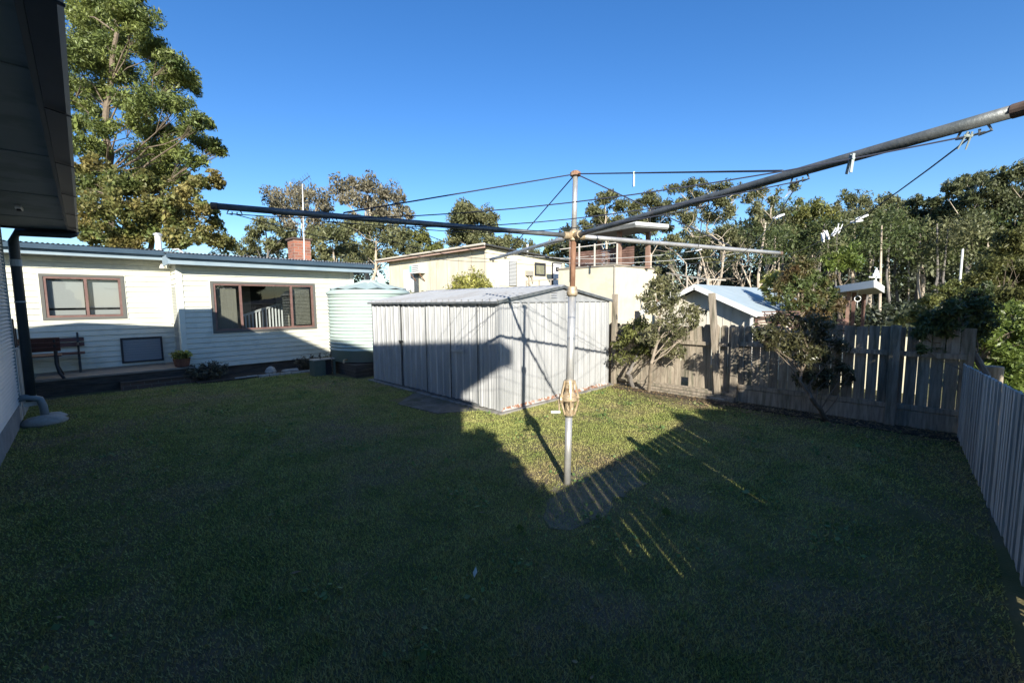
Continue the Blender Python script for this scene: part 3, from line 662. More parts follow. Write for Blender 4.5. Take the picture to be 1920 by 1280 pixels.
# ================================================================== GARDEN SHED
SX0, SX1, SY0, SY1, SH = 4.80, 8.02, 5.08, 9.42, 1.85
RY0 = SX0-.06; RX = (SX0+SX1)/2
sh = thing('garden_shed', (RX, 7.2, .03), 'grey ribbed metal garden shed with low gable roof on the lawn', 'shed')
def ribbed(m, a0, a1, z0, z1, plane, axis, sign, bigp=.205, amp=.028, seed=0):
    """vertical ribbed sheet: raised flat ribs with small pencil ribs between"""
    prof = []; a = a0
    while a < a1:
        for o_, h_ in ((0, 0), (.014, amp), (.048, amp), (.062, 0), (.085, 0), (.09, .006), (.095, 0), (.12, 0), (.125, .006), (.13, 0), (.16, 0), (.165, .006), (.17, 0)):
            if a+o_ < a1: prof.append((a+o_, h_))
        a += bigp
    prof.append((a1, 0))
    for p, q in zip(prof[:-1], prof[1:]):
        if axis == 'y': pts_ = [(plane+sign*p[1], p[0], z0), (plane+sign*q[1], q[0], z0), (plane+sign*q[1], q[0], z1), (plane+sign*p[1], p[0], z1)]
        else: pts_ = [(p[0], plane+sign*p[1], z0), (q[0], plane+sign*q[1], z0), (q[0], plane+sign*q[1], z1), (p[0], plane+sign*p[1], z1)]
        m.poly(pts_)
D0, D1, D2, D3 = 5.62, 6.42, 7.18, 8.15       # door joints
m = MB(); ribbed(m, SY0+.03, D0, .04, SH, SX0, 'y', -1); m.cut(); ribbed(m, D3+.38, SY1, .04, SH, SX0, 'y', -1); m.objs('front_wall', zinc, sh)
m = MB(); ribbed(m, SX0+.03, SX1, .085, SH, SY0, 'x', -1); m.obj('gable_wall', zinc, sh)
m = MB(); m.poly([(SX1, SY0, .04), (SX1, SY1, .04), (SX1, SY1, SH), (SX1, SY0, SH)]); m.poly([(SX0, SY1, .04), (SX1, SY1, .04), (SX1, SY1, SH), (SX0, SY1, SH)]); m.poly([(SX0, SY1, SH), (SX1, SY1, SH), (RX, SY1, 2.08)]); m.obj('back_wall', zinc, sh)
m = MB(); ribbed(m, SX0+.03, SX1, .035, .085, SY0-.001, 'x', -1); m.box((SX0, SY0-.03, .031), (SX1+.01, SY0-.024, .055)); m.obj('rusted_base', rust, sh)
m = MB(); m.box((SX0-.025, SY0-.025, .04), (SX0+.03, SY0+.03, SH)); m.cut(); m.box((SX1-.02, SY0-.025, .04), (SX1+.02, SY0+.02, SH)); m.cut(); m.box((SX0-.024, SY1-.02, .04), (SX0+.02, SY1+.02, SH)); m.objs('corner_trim', zinc, sh)
for a, b, dx in ((D0+.004, D1-.004, -.002), (D1+.004, D2-.004, .012), (D2+.004, D3-.004, -.004), (D3+.004, D3+.372, .012)):
    m = MB(); ribbed(m, a, b, .07, SH-.03, SX0-dx, 'y', -1); d_ = m.obj('door', zinc, sh)
    if abs(a-D2-.004) < .01:
        m = MB(); m.box((SX0-.05, D3-.09, 1.02), (SX0-.03, D3+.06, 1.045)); m.tube([(SX0-.06, D3-.02, 1.02), (SX0-.06, D3-.02, .98)], .02, 8); m.obj('padlock', iron_m, d_)
    if abs(a-D0-.004) < .01:
        m = MB(); m.box((SX0-.045, D0+.38, .95), (SX0-.022, D0+.74, 1.0)); m.obj('patch_strip', zinc, d_)
m = MB(); m.box((SX0-.03, D0-.05, SH-.035), (SX0+.01, SY1, SH+.005)); m.cut(); m.box((SX0-.03, D0, .032), (SX0-.005, SY1, .062)); m.objs('door_track', galvd, sh)
# joint covers
m = MB()
for y in (D0-.012, D2-.004, D3-.008): m.cut(); m.box((SX0-.034, y, .06), (SX0-.024, y+.018, SH-.02))
m.objs('door_seam', galvd, sh)
# gable infill + vents
m = MB(); m.poly([(SX0, SY0-.01, SH+.01), (SX1, SY0-.01, SH+.01), (RX, SY0-.01, 2.09)]); m.box((SX0-.02, SY0-.032, SH-.01), (SX1+.02, SY0-.012, SH+.02)); gi = m.obj('gable_infill', zinc, sh)
m = MB()
for xx in (RX-.32, RX+.12):
    m.cut()
    for k in range(4): m.hexa([(xx, SY0-.03, SH+.07+k*.045), (xx+.16, SY0-.03, SH+.07+k*.045), (xx+.16, SY0-.011, SH+.07+k*.045), (xx, SY0-.011, SH+.07+k*.045), (xx, SY0-.016, SH+.1+k*.045), (xx+.16, SY0-.016, SH+.1+k*.045), (xx+.16, SY0-.0105, SH+.1+k*.045), (xx, SY0-.0105, SH+.1+k*.045)])
m.objs('vent', zinc, gi)
# roof: ribbed sheets each side of ridge
m = MB()
def roofside(m, xe, ze, xr, zr):
    y = SY0-.06
    while y < SY1+.06:
        for o_, h_, o2, h2 in ((0, 0, .006, .045), (.006, .045, .03, .045), (.03, .045, .036, 0), (.036, 0, .185, 0)):
            ya, yb = y+o_, min(y+o2, SY1+.07)
            if yb > ya: m.poly([(xe, ya, ze+h_), (xe, yb, ze+h2), (xr, yb, zr+h2), (xr, ya, zr+h_)])
        y += .185
roofside(m, SX0-.09, SH+.0, RX, 2.115); roofside(m, SX1+.09, SH+.0, RX, 2.115)
m.obj('roof', zincroof, sh)
m = MB(); m.hexa([(RX-.12, SY0-.08, 2.115), (RX, SY0-.08, 2.155), (RX, SY1+.08, 2.155), (RX-.12, SY1+.08, 2.115), (RX-.12, SY0-.08, 2.125), (RX, SY0-.08, 2.165), (RX, SY1+.08, 2.165), (RX-.12, SY1+.08, 2.125)])
m.hexa([(RX, SY0-.08, 2.155), (RX+.12, SY0-.08, 2.115), (RX+.12, SY1+.08, 2.115), (RX, SY1+.08, 2.155), (RX, SY0-.08, 2.165), (RX+.12, SY0-.08, 2.125), (RX+.12, SY1+.08, 2.125), (RX, SY1+.08, 2.165)]); m.obj('ridge_cap', zincroof, sh)
m = MB(); m.bar((SX0-.09, SY0-.065, SH+.0), (RX, SY0-.065, 2.125), .012, .05); m.bar((SX1+.09, SY0-.065, SH), (RX, SY0-.065, 2.125), .012, .05); m.bar((SX0-.09, SY0-.05, SH-.01), (SX0-.09, SY1+.06, SH-.01), .02, .035); m.obj('roof_edge', galvd, sh)

# ================================================================== BACK FENCE
FX = 8.33
bf = thing('paling_fence', (FX, 2.6, 0), 'weathered grey timber paling fence across the back of the yard', 'fence')
rf_ = random.Random(4); m = MB(); y = 5.75; i = 0
gone = {}
while y > -.30:
    wdt = .132+rf_.uniform(-.012, .012); gap = .005 if y > 3.2 else rf_.uniform(.008, .014)
    if y < .3: gap = rf_.uniform(.006, .013)
    top = 1.36+(.03 if y < 3.2 else 0)+(.05 if y < 1.2 else 0)+rf_.uniform(-.012, .012); z0 = .03 if y > 2.6 else .12
    lean = rf_.uniform(-.006, .006); x0 = FX+rf_.uniform(0, .006); a, b = y, y-wdt
    if abs(y-3.62) < .07: z0 = .34
    if abs(y-3.33) < .06: z0 = .12
    if y < .3: top = 1.45
    n_ = len(m.v)
    e_ = .045 if y > 1.7 else .004
    pr_ = [(a, z0), (b, z0), (b+lean, top-e_), (b+lean+e_*.7, top), (a+lean-e_*.7, top), (a+lean, top-e_)]
    for xx in (x0, x0+.016): m.v += [(xx, p[0], p[1]) for p in pr_]
    m.f.append(tuple(range(n_, n_+6))); m.f.append(tuple(range(n_+11, n_+5, -1)))
    for k in range(6): m.f.append((n_+k, n_+(k+1) % 6, n_+6+(k+1) % 6, n_+6+k))
    y -= wdt+gap; i += 1
m.obj('paling_panel', timber_g, bf)
m = MB(); m.box((FX-.06, 2.7, 1.0), (FX-.002, 5.7, 1.07)); m.cut(); m.box((FX-.06, 2.7, .10), (FX-.002, 5.7, .17)); m.objs('rail', timber_g, bf)
m = MB(); m.box((FX-.05, -.3, 1.03), (FX-.002, 2.52, 1.10)); m.cut(); m.box((FX-.05, -.3, .26), (FX-.002, 2.52, .33)); m.objs('rail', timber_g, bf)
MB().box((FX-.04, -.3, 0), (FX-.01, 2.5, .25)).obj('plinth_board', timber_g, bf)
for y_, t_, w_ in ((5.30, 1.36, .10), (2.56, 1.38, .12), (.42, 1.47, .12)):
    MB().box((FX-.12, y_-w_/2, 0), (FX-.062, y_+w_/2, t_)).obj('fence_post', timber_g, bf, bevel=.004)
a = thing('tall_post', (FX-.12, 5.02, 0), 'tall weathered timber post beside the shed corner', 'post')
MB().box((FX-.17, 4.97, 0), (FX-.08, 5.07, 2.0)).obj('post', timber_g, a, bevel=.006)
MB().tube([(FX-.15, 5.02, 2.0), (FX-.15, 5.02, 2.62)], .012, 6).obj('conduit', material('grey_conduit', (.3, .28, .24)), a)
a = thing('tall_post', (FX-.14, 2.86, 0), 'tall leaning timber post rising above the middle of the back fence', 'post')
m = MB(); m.bar((FX-.13, 2.80, 0), (FX-.11, 2.99, 1.98), .10, .10); m.obj('post', timber_g, a, bevel=.006); MB().box((FX-.2, 2.68, 0), (FX-.07, 2.92, .06)).obj('foot_block', stone_m, a)
sl_ = thing('timber_sleepers', (8.0, 3.5, 0), 'stack of low timber sleepers edging the lawn under the back fence', 'sleepers')
for k in range(3):
    MB().bar((FX-.10-.04*k, 4.45, .02+.055*(2-k)), (FX-.10-.05*k, 2.52, .02+.055*(2-k)), .07, .05).obj('sleeper', timber_g, sl_, bevel=.004)

# ================================================================== RIGHT FENCE
rfn = thing('boundary_fence', (6, -.35, 0), 'blue-grey close-boarded paling fence meeting the corner of the back fence', 'fence')
def fy(x): return -.47+(x-4.4)*.056
m = MB(); x = 8.25; i = 0; r_ = random.Random(9)
while x > 3.95:
    wdt = .1+r_.uniform(-.01, .012); top = 0.985+(8.25-x)*.05; off = .008 if i % 2 else 0; off += r_.uniform(0, .008)
    y0 = fy(x)-.02+off; m.hexa([(x-wdt, y0-.016, .0), (x, y0-.016, .0), (x, y0, .0), (x-wdt, y0, .0), (x-wdt, y0-.016, top+r_.uniform(-.008, .008)), (x, y0-.016, top+r_.uniform(-.008, .008)), (x, y0, top), (x-wdt, y0, top)])
    x -= wdt-.004 if i % 4 else wdt+.005; i += 1
m.obj('paling_panel', timber_p, rfn)
m = MB(); m.bar((8.25, fy(8.25)-.06, .8), (3.95, fy(3.95)-.06, .98), .05, .07); m.cut(); m.bar((8.25, fy(8.25)-.06, .2), (3.95, fy(3.95)-.06, .2), .05, .07); m.objs('rail', timber_p, rfn)
# near, taller run with open gaps (off to the right of the view; its gaps throw the light slits)
m = MB(); fl_ = MB(); x = 3.95; i = 0
while x > .52:
    wdt = .125; gap = .017+.012*r_.random()
    y0 = -.485; tz = 1.53+.018*(x-.5)
    zf = tz-r_.uniform(.16, .60)
    if r_.random() < .30: zf = r_.uniform(.7, 1.15)
    fl_.box((x-wdt-gap-.02, y0-.045, .03), (x-wdt+.02, y0-.0215, zf))  # unseen filler added behind the gap to shorten its light slit
    if r_.random() < .15: fl_.box((x-wdt-gap-.02, y0-.07, tz-.2), (x-wdt+.02, y0-.046, tz-.02))
    m.box((x-wdt, y0-.02, .03), (x, y0, 1.53+.018*(x-.5))); x -= wdt+gap; i += 1
m.obj('tall_paling_panel', timber_p, rfn); fl_.obj('slit_filler_panel', timber_p, rfn)
m = MB(); m.box((.5, -.56, 1.2), (3.9, -.511, 1.28)); m.cut(); m.box((.5, -.56, .3), (3.9, -.511, .38)); m.objs('rail', timber_p, rfn)
MB().lathe((2.42, -.55, 0), [(.05, 0), (.05, 1.74)], 10).obj('fence_post', timber_p, rfn)
c = onY(1864, 690, -.62); rp = thing('round_post', (c[0], -.62, 0), 'thick round grey timber post standing behind the right fence', 'post')
MB().lathe((c[0], -.62, 0), [(.10, 0), (.10, c[2]+.02), (.09, c[2]+.03)], 16).obj('post', timber_g, rp, smooth=False)

# ================================================================== ROTARY CLOTHESLINE
HX, HY = 3.345, 2.565
hb = V(3.345, 2.57, 0); ht = V(3.39, 2.52, 3.08)
def hp(z): return hb+(ht-hb)*z/3.08
ho = thing('rotary_clothesline', hb, 'tall old rotary clothesline with four long arms on the lawn', 'clothesline')
MB().tube([hp(-.05), hp(.74)], .035, 20).obj('mast_base', galv, ho, smooth=True)
m = MB(); m.tube([hp(.70), hp(1.93)], .039, 20); m.obj('mast_sleeve', galv, ho, smooth=True)
m = MB(); m.tube([hp(1.9), hp(2.47)], .026, 16); m.obj('inner_mast', rustpole, ho, smooth=True)
m = MB(); m.tube([hp(2.46), hp(3.06)], .025, 16); m.obj('upper_mast', galv, ho, smooth=True)
m = MB(); c = hp(1.90); m.lathe(c, [(.042, 0), (.053, .015), (.053, .05), (.048, .055), (.048, .085), (.040, .095)], 20); m.obj('collar', brass, ho, smooth=True)
m = MB(); c = hp(3.05); m.lathe(c, [(.028, -.02), (.05, -.015), (.05, .015), (.03, .03)], 16); m.obj('top_cap', rustpole, ho)
# gearbox
gc = hp(.9); m = MB()
m.lathe(gc, [(.040, -.18), (.050, -.178), (.050, -.15), (.044, -.145), (.044, -.06), (.060, -.04), (.086, -.03), (.092, -.022), (.092, .004), (.086, .012), (.070, .022), (.052, .05), (.046, .06), (.045, .15), (.052, .155), (.052, .172), (.042, .178)], 28)
gx = m.obj('gearbox', brass, ho)
m = MB()
for k in range(5):
    t = k*math.pi*.4+.15; u = V(math.cos(t), math.sin(t), 0)
    m.bar(gc+u*.050+V(0, 0, .172), gc+u*.094+V(0, 0, .0), .018, .016, up=u); m.bar(gc+u*.094+V(0, 0, -.02), gc+u*.052+V(0, 0, -.17), .018, .016, up=u)
m.obj('gearbox_rib', brass, gx)
lt_ = -rt0; c = gc+lt_*.085+V(0, 0, -.015); m = MB()
ax = lt_; m.tube([c-ax*.02, c+ax*.012], .05, 16); m.tube([gc+V(0, 0, -.1)-rt0*.0, gc+V(0, 0, -.1)-fw0*.055], .03, 12); m.obj('worm_housing', brass, gx)
hc = c+ax*.02; he = onZ(1047, 789, 0)*0+(hc+V(0, 0, -.135)+ax*-.005)
m = MB(); m.tube([hc+V(0, 0, .0), he], .008, 8); cr_ = m.obj('crank', brass, ho)
m = MB(); m.tube([he-ax*.01, he+ax*.085], .016, 10); m.obj('crank_handle', material('worn_white_grip', (.50, .47, .42), rough=.6), cr_)
# hub + arms
J = hp(2.475); m = MB(); m.lathe(J, [(.03, -.05), (.045, -.04), (.045, .04), (.03, .055)], 16)
tips = [V(.68, 3.62, 2.53), V(2.3, -.17, 2.49), V(6.04, 1.4, 2.41), V(4.68, 5.15, 2.53)]      # left, near right, far right, far left
dirs = [(t-J)/np.linalg.norm(t-J) for t in tips]; Ls = [np.linalg.norm(t-J) for t in tips]
for d_ in dirs: m.tube([J+d_*.03, J+d_*.11], .034, 12)
m.obj('hub', brass, ho)
for k, (d_, L) in enumerate(zip(dirs, Ls)):
    pts_ = [J+d_*L*t-V(0, 0, .0) for t in np.linspace(.02, 1, 8)]
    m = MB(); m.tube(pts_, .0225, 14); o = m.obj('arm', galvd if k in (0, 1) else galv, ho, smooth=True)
    e = MB(); e.tube([J+d_*(L-.035), J+d_*(L+.004)], .0245, 14); e.obj('arm_end', material('brown_steel_end', (.10, .065, .05), (.17, .12, .09), rough=.6, scale=20), o)
    h_ = MB()
    for rad in (2.78, 2.15, 1.55):
        c = J+d_*rad; h_.cut()
        for s in (-1, 1):
            q = c+d_*.035*s; h_.tube([q+V(0, 0, -.018), q+V(0, 0, -.045)+d_*.012*s, q+V(0, 0, -.05)-d_*.02*s, q+V(0, 0, -.03)-d_*.02*s], .0045, 6)
        h_.tube([c-d_*.03+V(0, 0, -.045), c+d_*.03+V(0, 0, -.045)], .004, 6)
    h_.objs('line_hook', galvd, o)
m = MB()
top = hp(3.04)
for d_ in dirs: m.tube([top+V(d_[0], d_[1], 0)*.045, top+V(d_[0], d_[1], 0)*.07+V(0, 0, -.005), J+d_*2.06+V(0, 0, .03), J+d_*2.06], [.006, .006, .006, .006], 6)
m.obj('stay_rod', wire_m, ho)
def sag(a, b, s, n=14): return [a+(b-a)*t-V(0, 0, 1)*4*s*t*(1-t) for t in np.linspace(0, 1, n)]
ring = {}
for rad, s in ((2.78, .10), (2.15, .09), (1.55, .07)):
    for k in range(4):
        a_, b_ = J+dirs[k]*rad-V(0, 0, .045), None
        nk = {0: 1, 1: 2, 2: 3, 3: 0}[k]; b_ = J+dirs[nk]*rad-V(0, 0, .045)
        pp = sag(a_, b_, s*(1.25 if k == 0 else 1)); ring[(rad, k)] = pp
        m = MB(); m.tube(pp, .0032, 5); m.obj('line', wire_m if k in (0, 3) else (wire_w if rad < 2.5 else wire_m), ho)
# pegs (each its own thing)
def peg(c, dr, mat, label, L=.08):
    d_ = V(*dr); d_ /= np.linalg.norm(d_); s_ = np.cross(d_, V(0, 0, 1)+rt0*.3); s_ /= np.linalg.norm(s_); u = np.cross(s_, d_)
    m = MB()
    for q in (-1, 1): m.hexa([c+s_*q*.0035+u*.005*a+d_*(L*.25*-1)+s_*q*b_ for a, b_ in ((-1, 0), (1, 0), (1, .005), (-1, .005))]+[c+s_*q*(.009)+u*.005*a+d_*L*.75+s_*q*b_ for a, b_ in ((-1, 0), (1, 0), (1, .004), (-1, .004))])
    m.tube([c-s_*.012, c+s_*.012], .006, 8)
    return tag(m.obj('clothes_peg', mat), label, 'peg', 'pegs clipped on the clothesline')
def along(px, seq):
    best = min(range(len(seq)*20), key=lambda i: abs(prx(interp(seq, i/20))-px) if i/20 < len(seq)-1 else 1e9); return interp(seq, best/20)
def interp(seq, t): i = min(int(t), len(seq)-2); return seq[i]+(seq[i+1]-seq[i])*(t-i)
def prx(p): v = p-CAM; return 960+F*(v@RT)/(v@FW)
c = at(1193, 322, 2.9)
tp = top+V(dirs[1][0], dirs[1][1], 0)*.06; st_ = [tp, J+dirs[1]*2.06+V(0, 0, .03)]
peg(along(1193, st_)+V(0, 0, -.02), (0, 0, -1), peg_m, 'pale green peg hanging alone from the stay wire near the mast top', .11)
peg(along(1600, ring[(2.78, 0)]), (-.1, .1, -1), peg_g, 'grey-green peg on the outer line halfway along the near arm', .075)
peg(along(1812, ring[(2.78, 0)]), (.2, .2, -.6), peg_g, 'dark peg clipped at the outermost hook of the near arm', .06)
peg(along(1222, ring[(1.55, 1)]), (1, -.9, .3), peg_w, 'small white peg on the inner line before the pergola', .07)
for i, (px_, lab) in enumerate(((1455, 'white peg on the dark line hanging below the near arm'), (1700, None))):
    if lab: peg(along(px_, ring[(2.15, 1)]), (1.2, -1, .55), peg_w, lab, .07)
labs = ['white peg topmost of the pegs on the outer line before the forest', 'white peg just below the topmost on the outer forest line', 'white peg in the middle of the outer line cluster', 'white peg third from the lower end of the cluster', 'pale peg second from the lower end of the cluster', 'pale blue-white peg at the lower end of the cluster']
for px_, lab, dr in zip((1610, 1601, 1572, 1563, 1552, 1543), labs, ((1, -.8, .5), (1, -.8, .2), (.3, -.2, 1), (.5, -.4, 1), (-.3, .3, 1), (-.1, .1, 1))):
    peg(along(px_, ring[(2.78, 1)]), dr, peg_w, lab, .07)

# ================================================================== NEIGHBOURING BUILDINGS
# fibro house
N = at(912, 463, 22); nx, ny, nz_ = N
nh = thing('fibro_house', (nx, ny, 0), 'raised neighbouring house with stained fibro side wall behind the shed', 'house')
m = MB(); m.box((nx, ny, -.2), (nx+6.5, ny+10, nz_)); 
m = MB(); m.poly([(nx, ny, 0), (nx, ny+10, 0), (nx, ny+10, nz_), (nx, ny, nz_)]); m.cut(); m.poly([(nx+6.5, ny, 0), (nx+6.5, ny+10, 0), (nx+6.5, ny+10, nz_-.4), (nx+6.5, ny, nz_-.4)]); m.objs('side_wall', fibro, nh)
m = MB(); m.poly([(nx, ny, 0), (nx+6.5, ny, 0), (nx+6.5, ny, nz_-.35), (nx, ny, nz_)]); m.obj('front_wall', creamw, nh)
m = MB()
for px_ in (732, 750, 781, 807, 819, 839, 861, 885, 910): y_ = onX(px_, 500, nx)[1]; m.box((nx-.03, y_-.03, 0), (nx-.003, y_+.03, nz_-.1))
m.obj('cover_batten', material('batten_grey', (.40, .36, .29), rough=.9), nh)
m = MB(); m.box((nx-.5, ny-.5, nz_+.02), (nx-.3, ny+10.8, nz_+.1))
m = MB()
m.hexa([(nx-.45, ny-.35, nz_+.06), (nx+7.2, ny-.35, nz_-.38), (nx+7.2, ny+11, nz_-.38), (nx-.45, ny+11, nz_+.06), (nx-.45, ny-.35, nz_+.12), (nx+7.2, ny-.35, nz_-.32), (nx+7.2, ny+11, nz_-.32), (nx-.45, ny+11, nz_+.12)])
m.obj('roof', dkroof, nh)
m = MB(); m.box((nx-.40, ny-.3, nz_-.10), (nx-.35, ny+11, nz_+.05)); m.obj('barge_board', material('faded_pink_board', (.42, .28, .22), (.5, .36, .3), rough=.8), nh)
m = MB(); m.tube([(nx-.48, ny-.4, nz_+.08), (nx-.48, ny+11, nz_+.08)], .06, 8); m.obj('gutter', material('pale_gutter', (.55, .50, .42), rough=.6), nh)
ya = onX(777, 520, nx)[1]; yb = onX(758, 520, nx)[1]; za = onX(768, 505, nx)[2]; zb = onX(768, 548, nx)[2]
m = MB(); m.box((nx-.05, ya, zb), (nx-.032, yb, za)); wn = m.obj('window', whitep, nh)
ya2 = onX(786, 520, nx)[1]
m = MB(); z = zb
while z < za: m.hexa([(nx-.07, ya2, z), (nx-.07, ya-.03, z), (nx-.035, ya-.03, z), (nx-.035, ya2, z), (nx-.05, ya2, z+.09), (nx-.05, ya-.03, z+.09), (nx-.04, ya-.03, z+.09), (nx-.04, ya2, z+.09)]); z += .11
m.obj('louvre_shutter', galvd, nh)
c = onX(779, 513, nx); c2 = onX(798, 497, nx)
m = MB(); m.box((nx-.45, c2[1], c[2]-.02), (nx-.033, c[1], c2[2]+.05)); ac = m.obj('air_conditioner', whitep, nh)
m = MB(); m.box((nx-.455, c[1]-.30, c[2]+.05), (nx-.45, c[1]-.04, c2[2])); m.obj('fan_grille', material('teal_grille', (.22, .48, .42), rough=.5), ac)
m = MB()
for k in range(4): m.box((nx-.457, c2[1]+.06, c[2]+.06+k*.11), (nx-.451, c[1]-.36, c[2]+.10+k*.11))
m.obj('side_grille', galvd, ac); m = MB(); m.bar((nx-.42, c2[1]+.1, c[2]-.03), (nx-.02, c2[1]+.1, c[2]-.5), .04, .04); m.bar((nx-.42, c[1]-.1, c[2]-.03), (nx-.02, c[1]-.1, c[2]-.5), .04, .04); m.obj('bracket', rustpole, ac)
def fw_(px): return onY(px, 500, ny)[0]
def fz_(px, py): return onY(px, py, ny)[2]
m = MB(); m.box((fw_(935), ny-.05, fz_(950, 536)), (fw_(953), ny-.01, fz_(950, 488))); m.obj('shutter', whitep, nh)
m = MB(); m.box((fw_(953), ny-.04, fz_(960, 536)), (fw_(968), ny-.012, fz_(960, 489))); sh_ = m.obj('window', dkframe, nh)
m = MB(); z = fz_(960, 535)
while z < fz_(960, 491): m.box((fw_(953)+.04, ny-.06, z), (fw_(968)-.05, ny-.041, z+.05)); z += .075
m.obj('louvre', material('louvre_grey', (.45, .46, .46)), sh_)
m = MB(); x0, x1, z0, z1 = fw_(1002), fw_(1022), fz_(1012, 517), fz_(1012, 493)
m.box((x0, ny-.06, z0), (x1, ny-.01, z0+.09)); m.box((x0, ny-.06, z1-.09), (x1, ny-.01, z1)); m.box((x0, ny-.06, z0+.09), (x0+.09, ny-.01, z1-.09)); m.box((x1-.09, ny-.06, z0+.09), (x1, ny-.01, z1-.09)); wf = m.obj('window', dkframe, nh)
MB().poly([(x0+.08, ny-.02, z0+.08), (x1-.08, ny-.02, z0+.08), (x1-.08, ny-.02, z1-.08), (x0+.08, ny-.02, z1-.08)]).obj('pane', glass2, wf)
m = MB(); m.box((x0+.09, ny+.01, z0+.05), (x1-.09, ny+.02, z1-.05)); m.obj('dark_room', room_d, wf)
m = MB(); x0, x1, z0, z1 = fw_(1036), fw_(1051), fz_(1043, 540), fz_(1043, 495); m.box((x0-.08, ny-.05, z0), (x1+.08, ny-.012, z1+.08)); dr2 = m.obj('door', dkframe, nh)
m = MB(); m.box((x0, ny-.075, z0), (x1, ny-.052, z1)); m.obj('door_leaf', whitep, dr2); m = MB(); m.box((x0+.2, ny-.085, z0+1.0), (x1-.25, ny-.076, z1-.2)); m.obj('door_pane', dkframe, dr2)
m = MB(); xx = fw_(990); m.box((xx-.25, ny-.2, fz_(990, 517)), (xx+.25, ny-.012, fz_(990, 508))); m.tube([(xx, ny-.1, fz_(990, 517)), (xx, ny-.1, fz_(990, 545))], .05, 6); m.tube([(xx+.2, ny-.1, fz_(990, 517)), (xx+.3, ny-.1, fz_(990, 530))], .04, 6); m.obj('meter_box', material('meter_grey', (.3, .28, .24)), nh)
m = MB(); a, b = onY(987, 527, ny-1.2), onY(1052, 523, ny-1.2)
m.bar(a, b, .08, .06); 
for t in (0, .35, .68, 1): p = a+(b-a)*t; m.bar(p, (p[0], p[1], p[2]-1.1), .06, .06)
m.bar(a+V(.1, 0, -.1), a+V(1.4, 0, -1.0), .05, .05); m.obj('landing_rail', material('rail_grey', (.35, .31, .26)), nh)
m = MB(); m.box((fw_(985), ny-1.2, fz_(1000, 548)), (fw_(1058), ny-.02, fz_(1000, 548)+.1)); m.obj('landing', timber_g, nh)
v = at(989, 468, 24); m = MB(); m.lathe((v[0], v[1], nz_-.2), [(.05, 0), (.05, .5), (.08, .5), (.08, .56)], 10); m.obj('vent_pipe', whitep, nh)

# cream garage with roof deck
Gc = at(1155, 498, 18); gx_, gy_, gz_ = Gc
gg = thing('rendered_garage', (gx_, gy_, 0), 'plain cream rendered building with a pergola deck on its roof', 'building')
MB().box((gx_, gy_, 0), (gx_+3.7, gy_+3.1, gz_)).obj('wall', rend, gg)
MB().box((gx_-.04, gy_-.04, gz_), (gx_+3.75, gy_+3.15, gz_+.07)).obj('roof_edge', material('parapet_trim', (.25, .22, .18), rough=.8), gg)
c = onY(1196, 595, gy_); m = MB(); m.box((c[0]-.3, gy_-.02, c[2]-.6), (c[0]+.3, gy_-.003, c[2]+.3)); m.obj('window', dkframe, gg)
m = MB(); m.tube([(gx_-.02, gy_+.05, .3), (gx_-.02, gy_+.05, gz_)], .03, 6); m.obj('drain_pipe', material('pipe_cream', (.5, .46, .37)), gg)
m = MB(); z = gz_+.1
while z < gz_+.85: m.box((gx_+1.1, gy_-.2, z), (gx_+1.14, gy_+2.9, z+.085)); z += .1
m.obj('deck_screen', brslat, gg)
mp = lambda px, py, D, top_, w_=.12: MB().box((at(px, py, D)[0]-w_/2, at(px, py, D)[1]-w_/2, gz_), (at(px, py, D)[0]+w_/2, at(px, py, D)[1]+w_/2, top_))
for px_, D_, py_ in ((1161, 18.6, 432), (1215, 19.6, 433), (1072, 20.4, 447), (1124, 22.0, 447)):
    mp(px_, 470, D_, at(px_, py_, D_)[2], .17).obj('pergola_post', brpost, gg)
A_, B_, D_ = at(1192, 418, 17.0), at(1253, 423, 18.4), at(1056, 442, 21.2); C_ = B_+D_-A_
m = MB(); e = V(0, 0, .16); m.hexa([A_-e, B_-e, C_-e, D_-e, A_, B_, C_, D_]); m.obj('pergola_roof', material('roof_underside', (.13, .135, .125), (.17, .17, .16), rough=.8), gg)
m = MB(); z1_ = V(0, 0, .05); m.hexa([A_+z1_*.1, B_+z1_*.1, C_+z1_*.1, D_+z1_*.1, A_+z1_, B_+z1_, C_+z1_, D_+z1_]); m.bar(A_-V(0, 0, .02), B_-V(0, 0, .02), .06, .14); m.obj('pergola_sheeting', whitep, gg)
m = MB()
for px_ in (1086, 1115, 1157): p = at(px_, 480, 18.2); m.bar((p[0], p[1], gz_), (p[0], p[1], gz_+.95), .05, .05)
m.bar((gx_, gy_+.02, gz_+.95), (gx_, gy_+3, gz_+.95), .04, .04); m.bar((gx_, gy_+.02, gz_+.5), (gx_, gy_+3, gz_+.5), .02, .02); m.obj('deck_railing', material('rail_white', (.5, .47, .42)), gg)
# stair railing right of the garage
sr = thing('stair_railing', at(1300, 560, 15.5)*V(1, 1, 0), 'thin pale stair railing standing before the gabled outbuilding ridge', 'railing')
m = MB(); q = [at(1250, 512, 17), at(1328, 524, 15.2), at(1360, 525, 16.5)]
m.bar(q[0], q[1], .05, .05); m.bar(q[1], q[2], .05, .05)
for px_, py_, D_ in ((1262, 514, 16.7), (1289, 518, 16), (1309, 521, 15.6), (1327, 524, 15.2), (1347, 525, 16)): p = at(px_, py_, D_); m.bar(p, (p[0], p[1], 1.2), .045, .045)
m.bar(at(1262, 562, 16.7), at(1330, 562, 15.2), .05, .05); m.obj('rail', material('rail_beige', (.45, .40, .33)), sr)

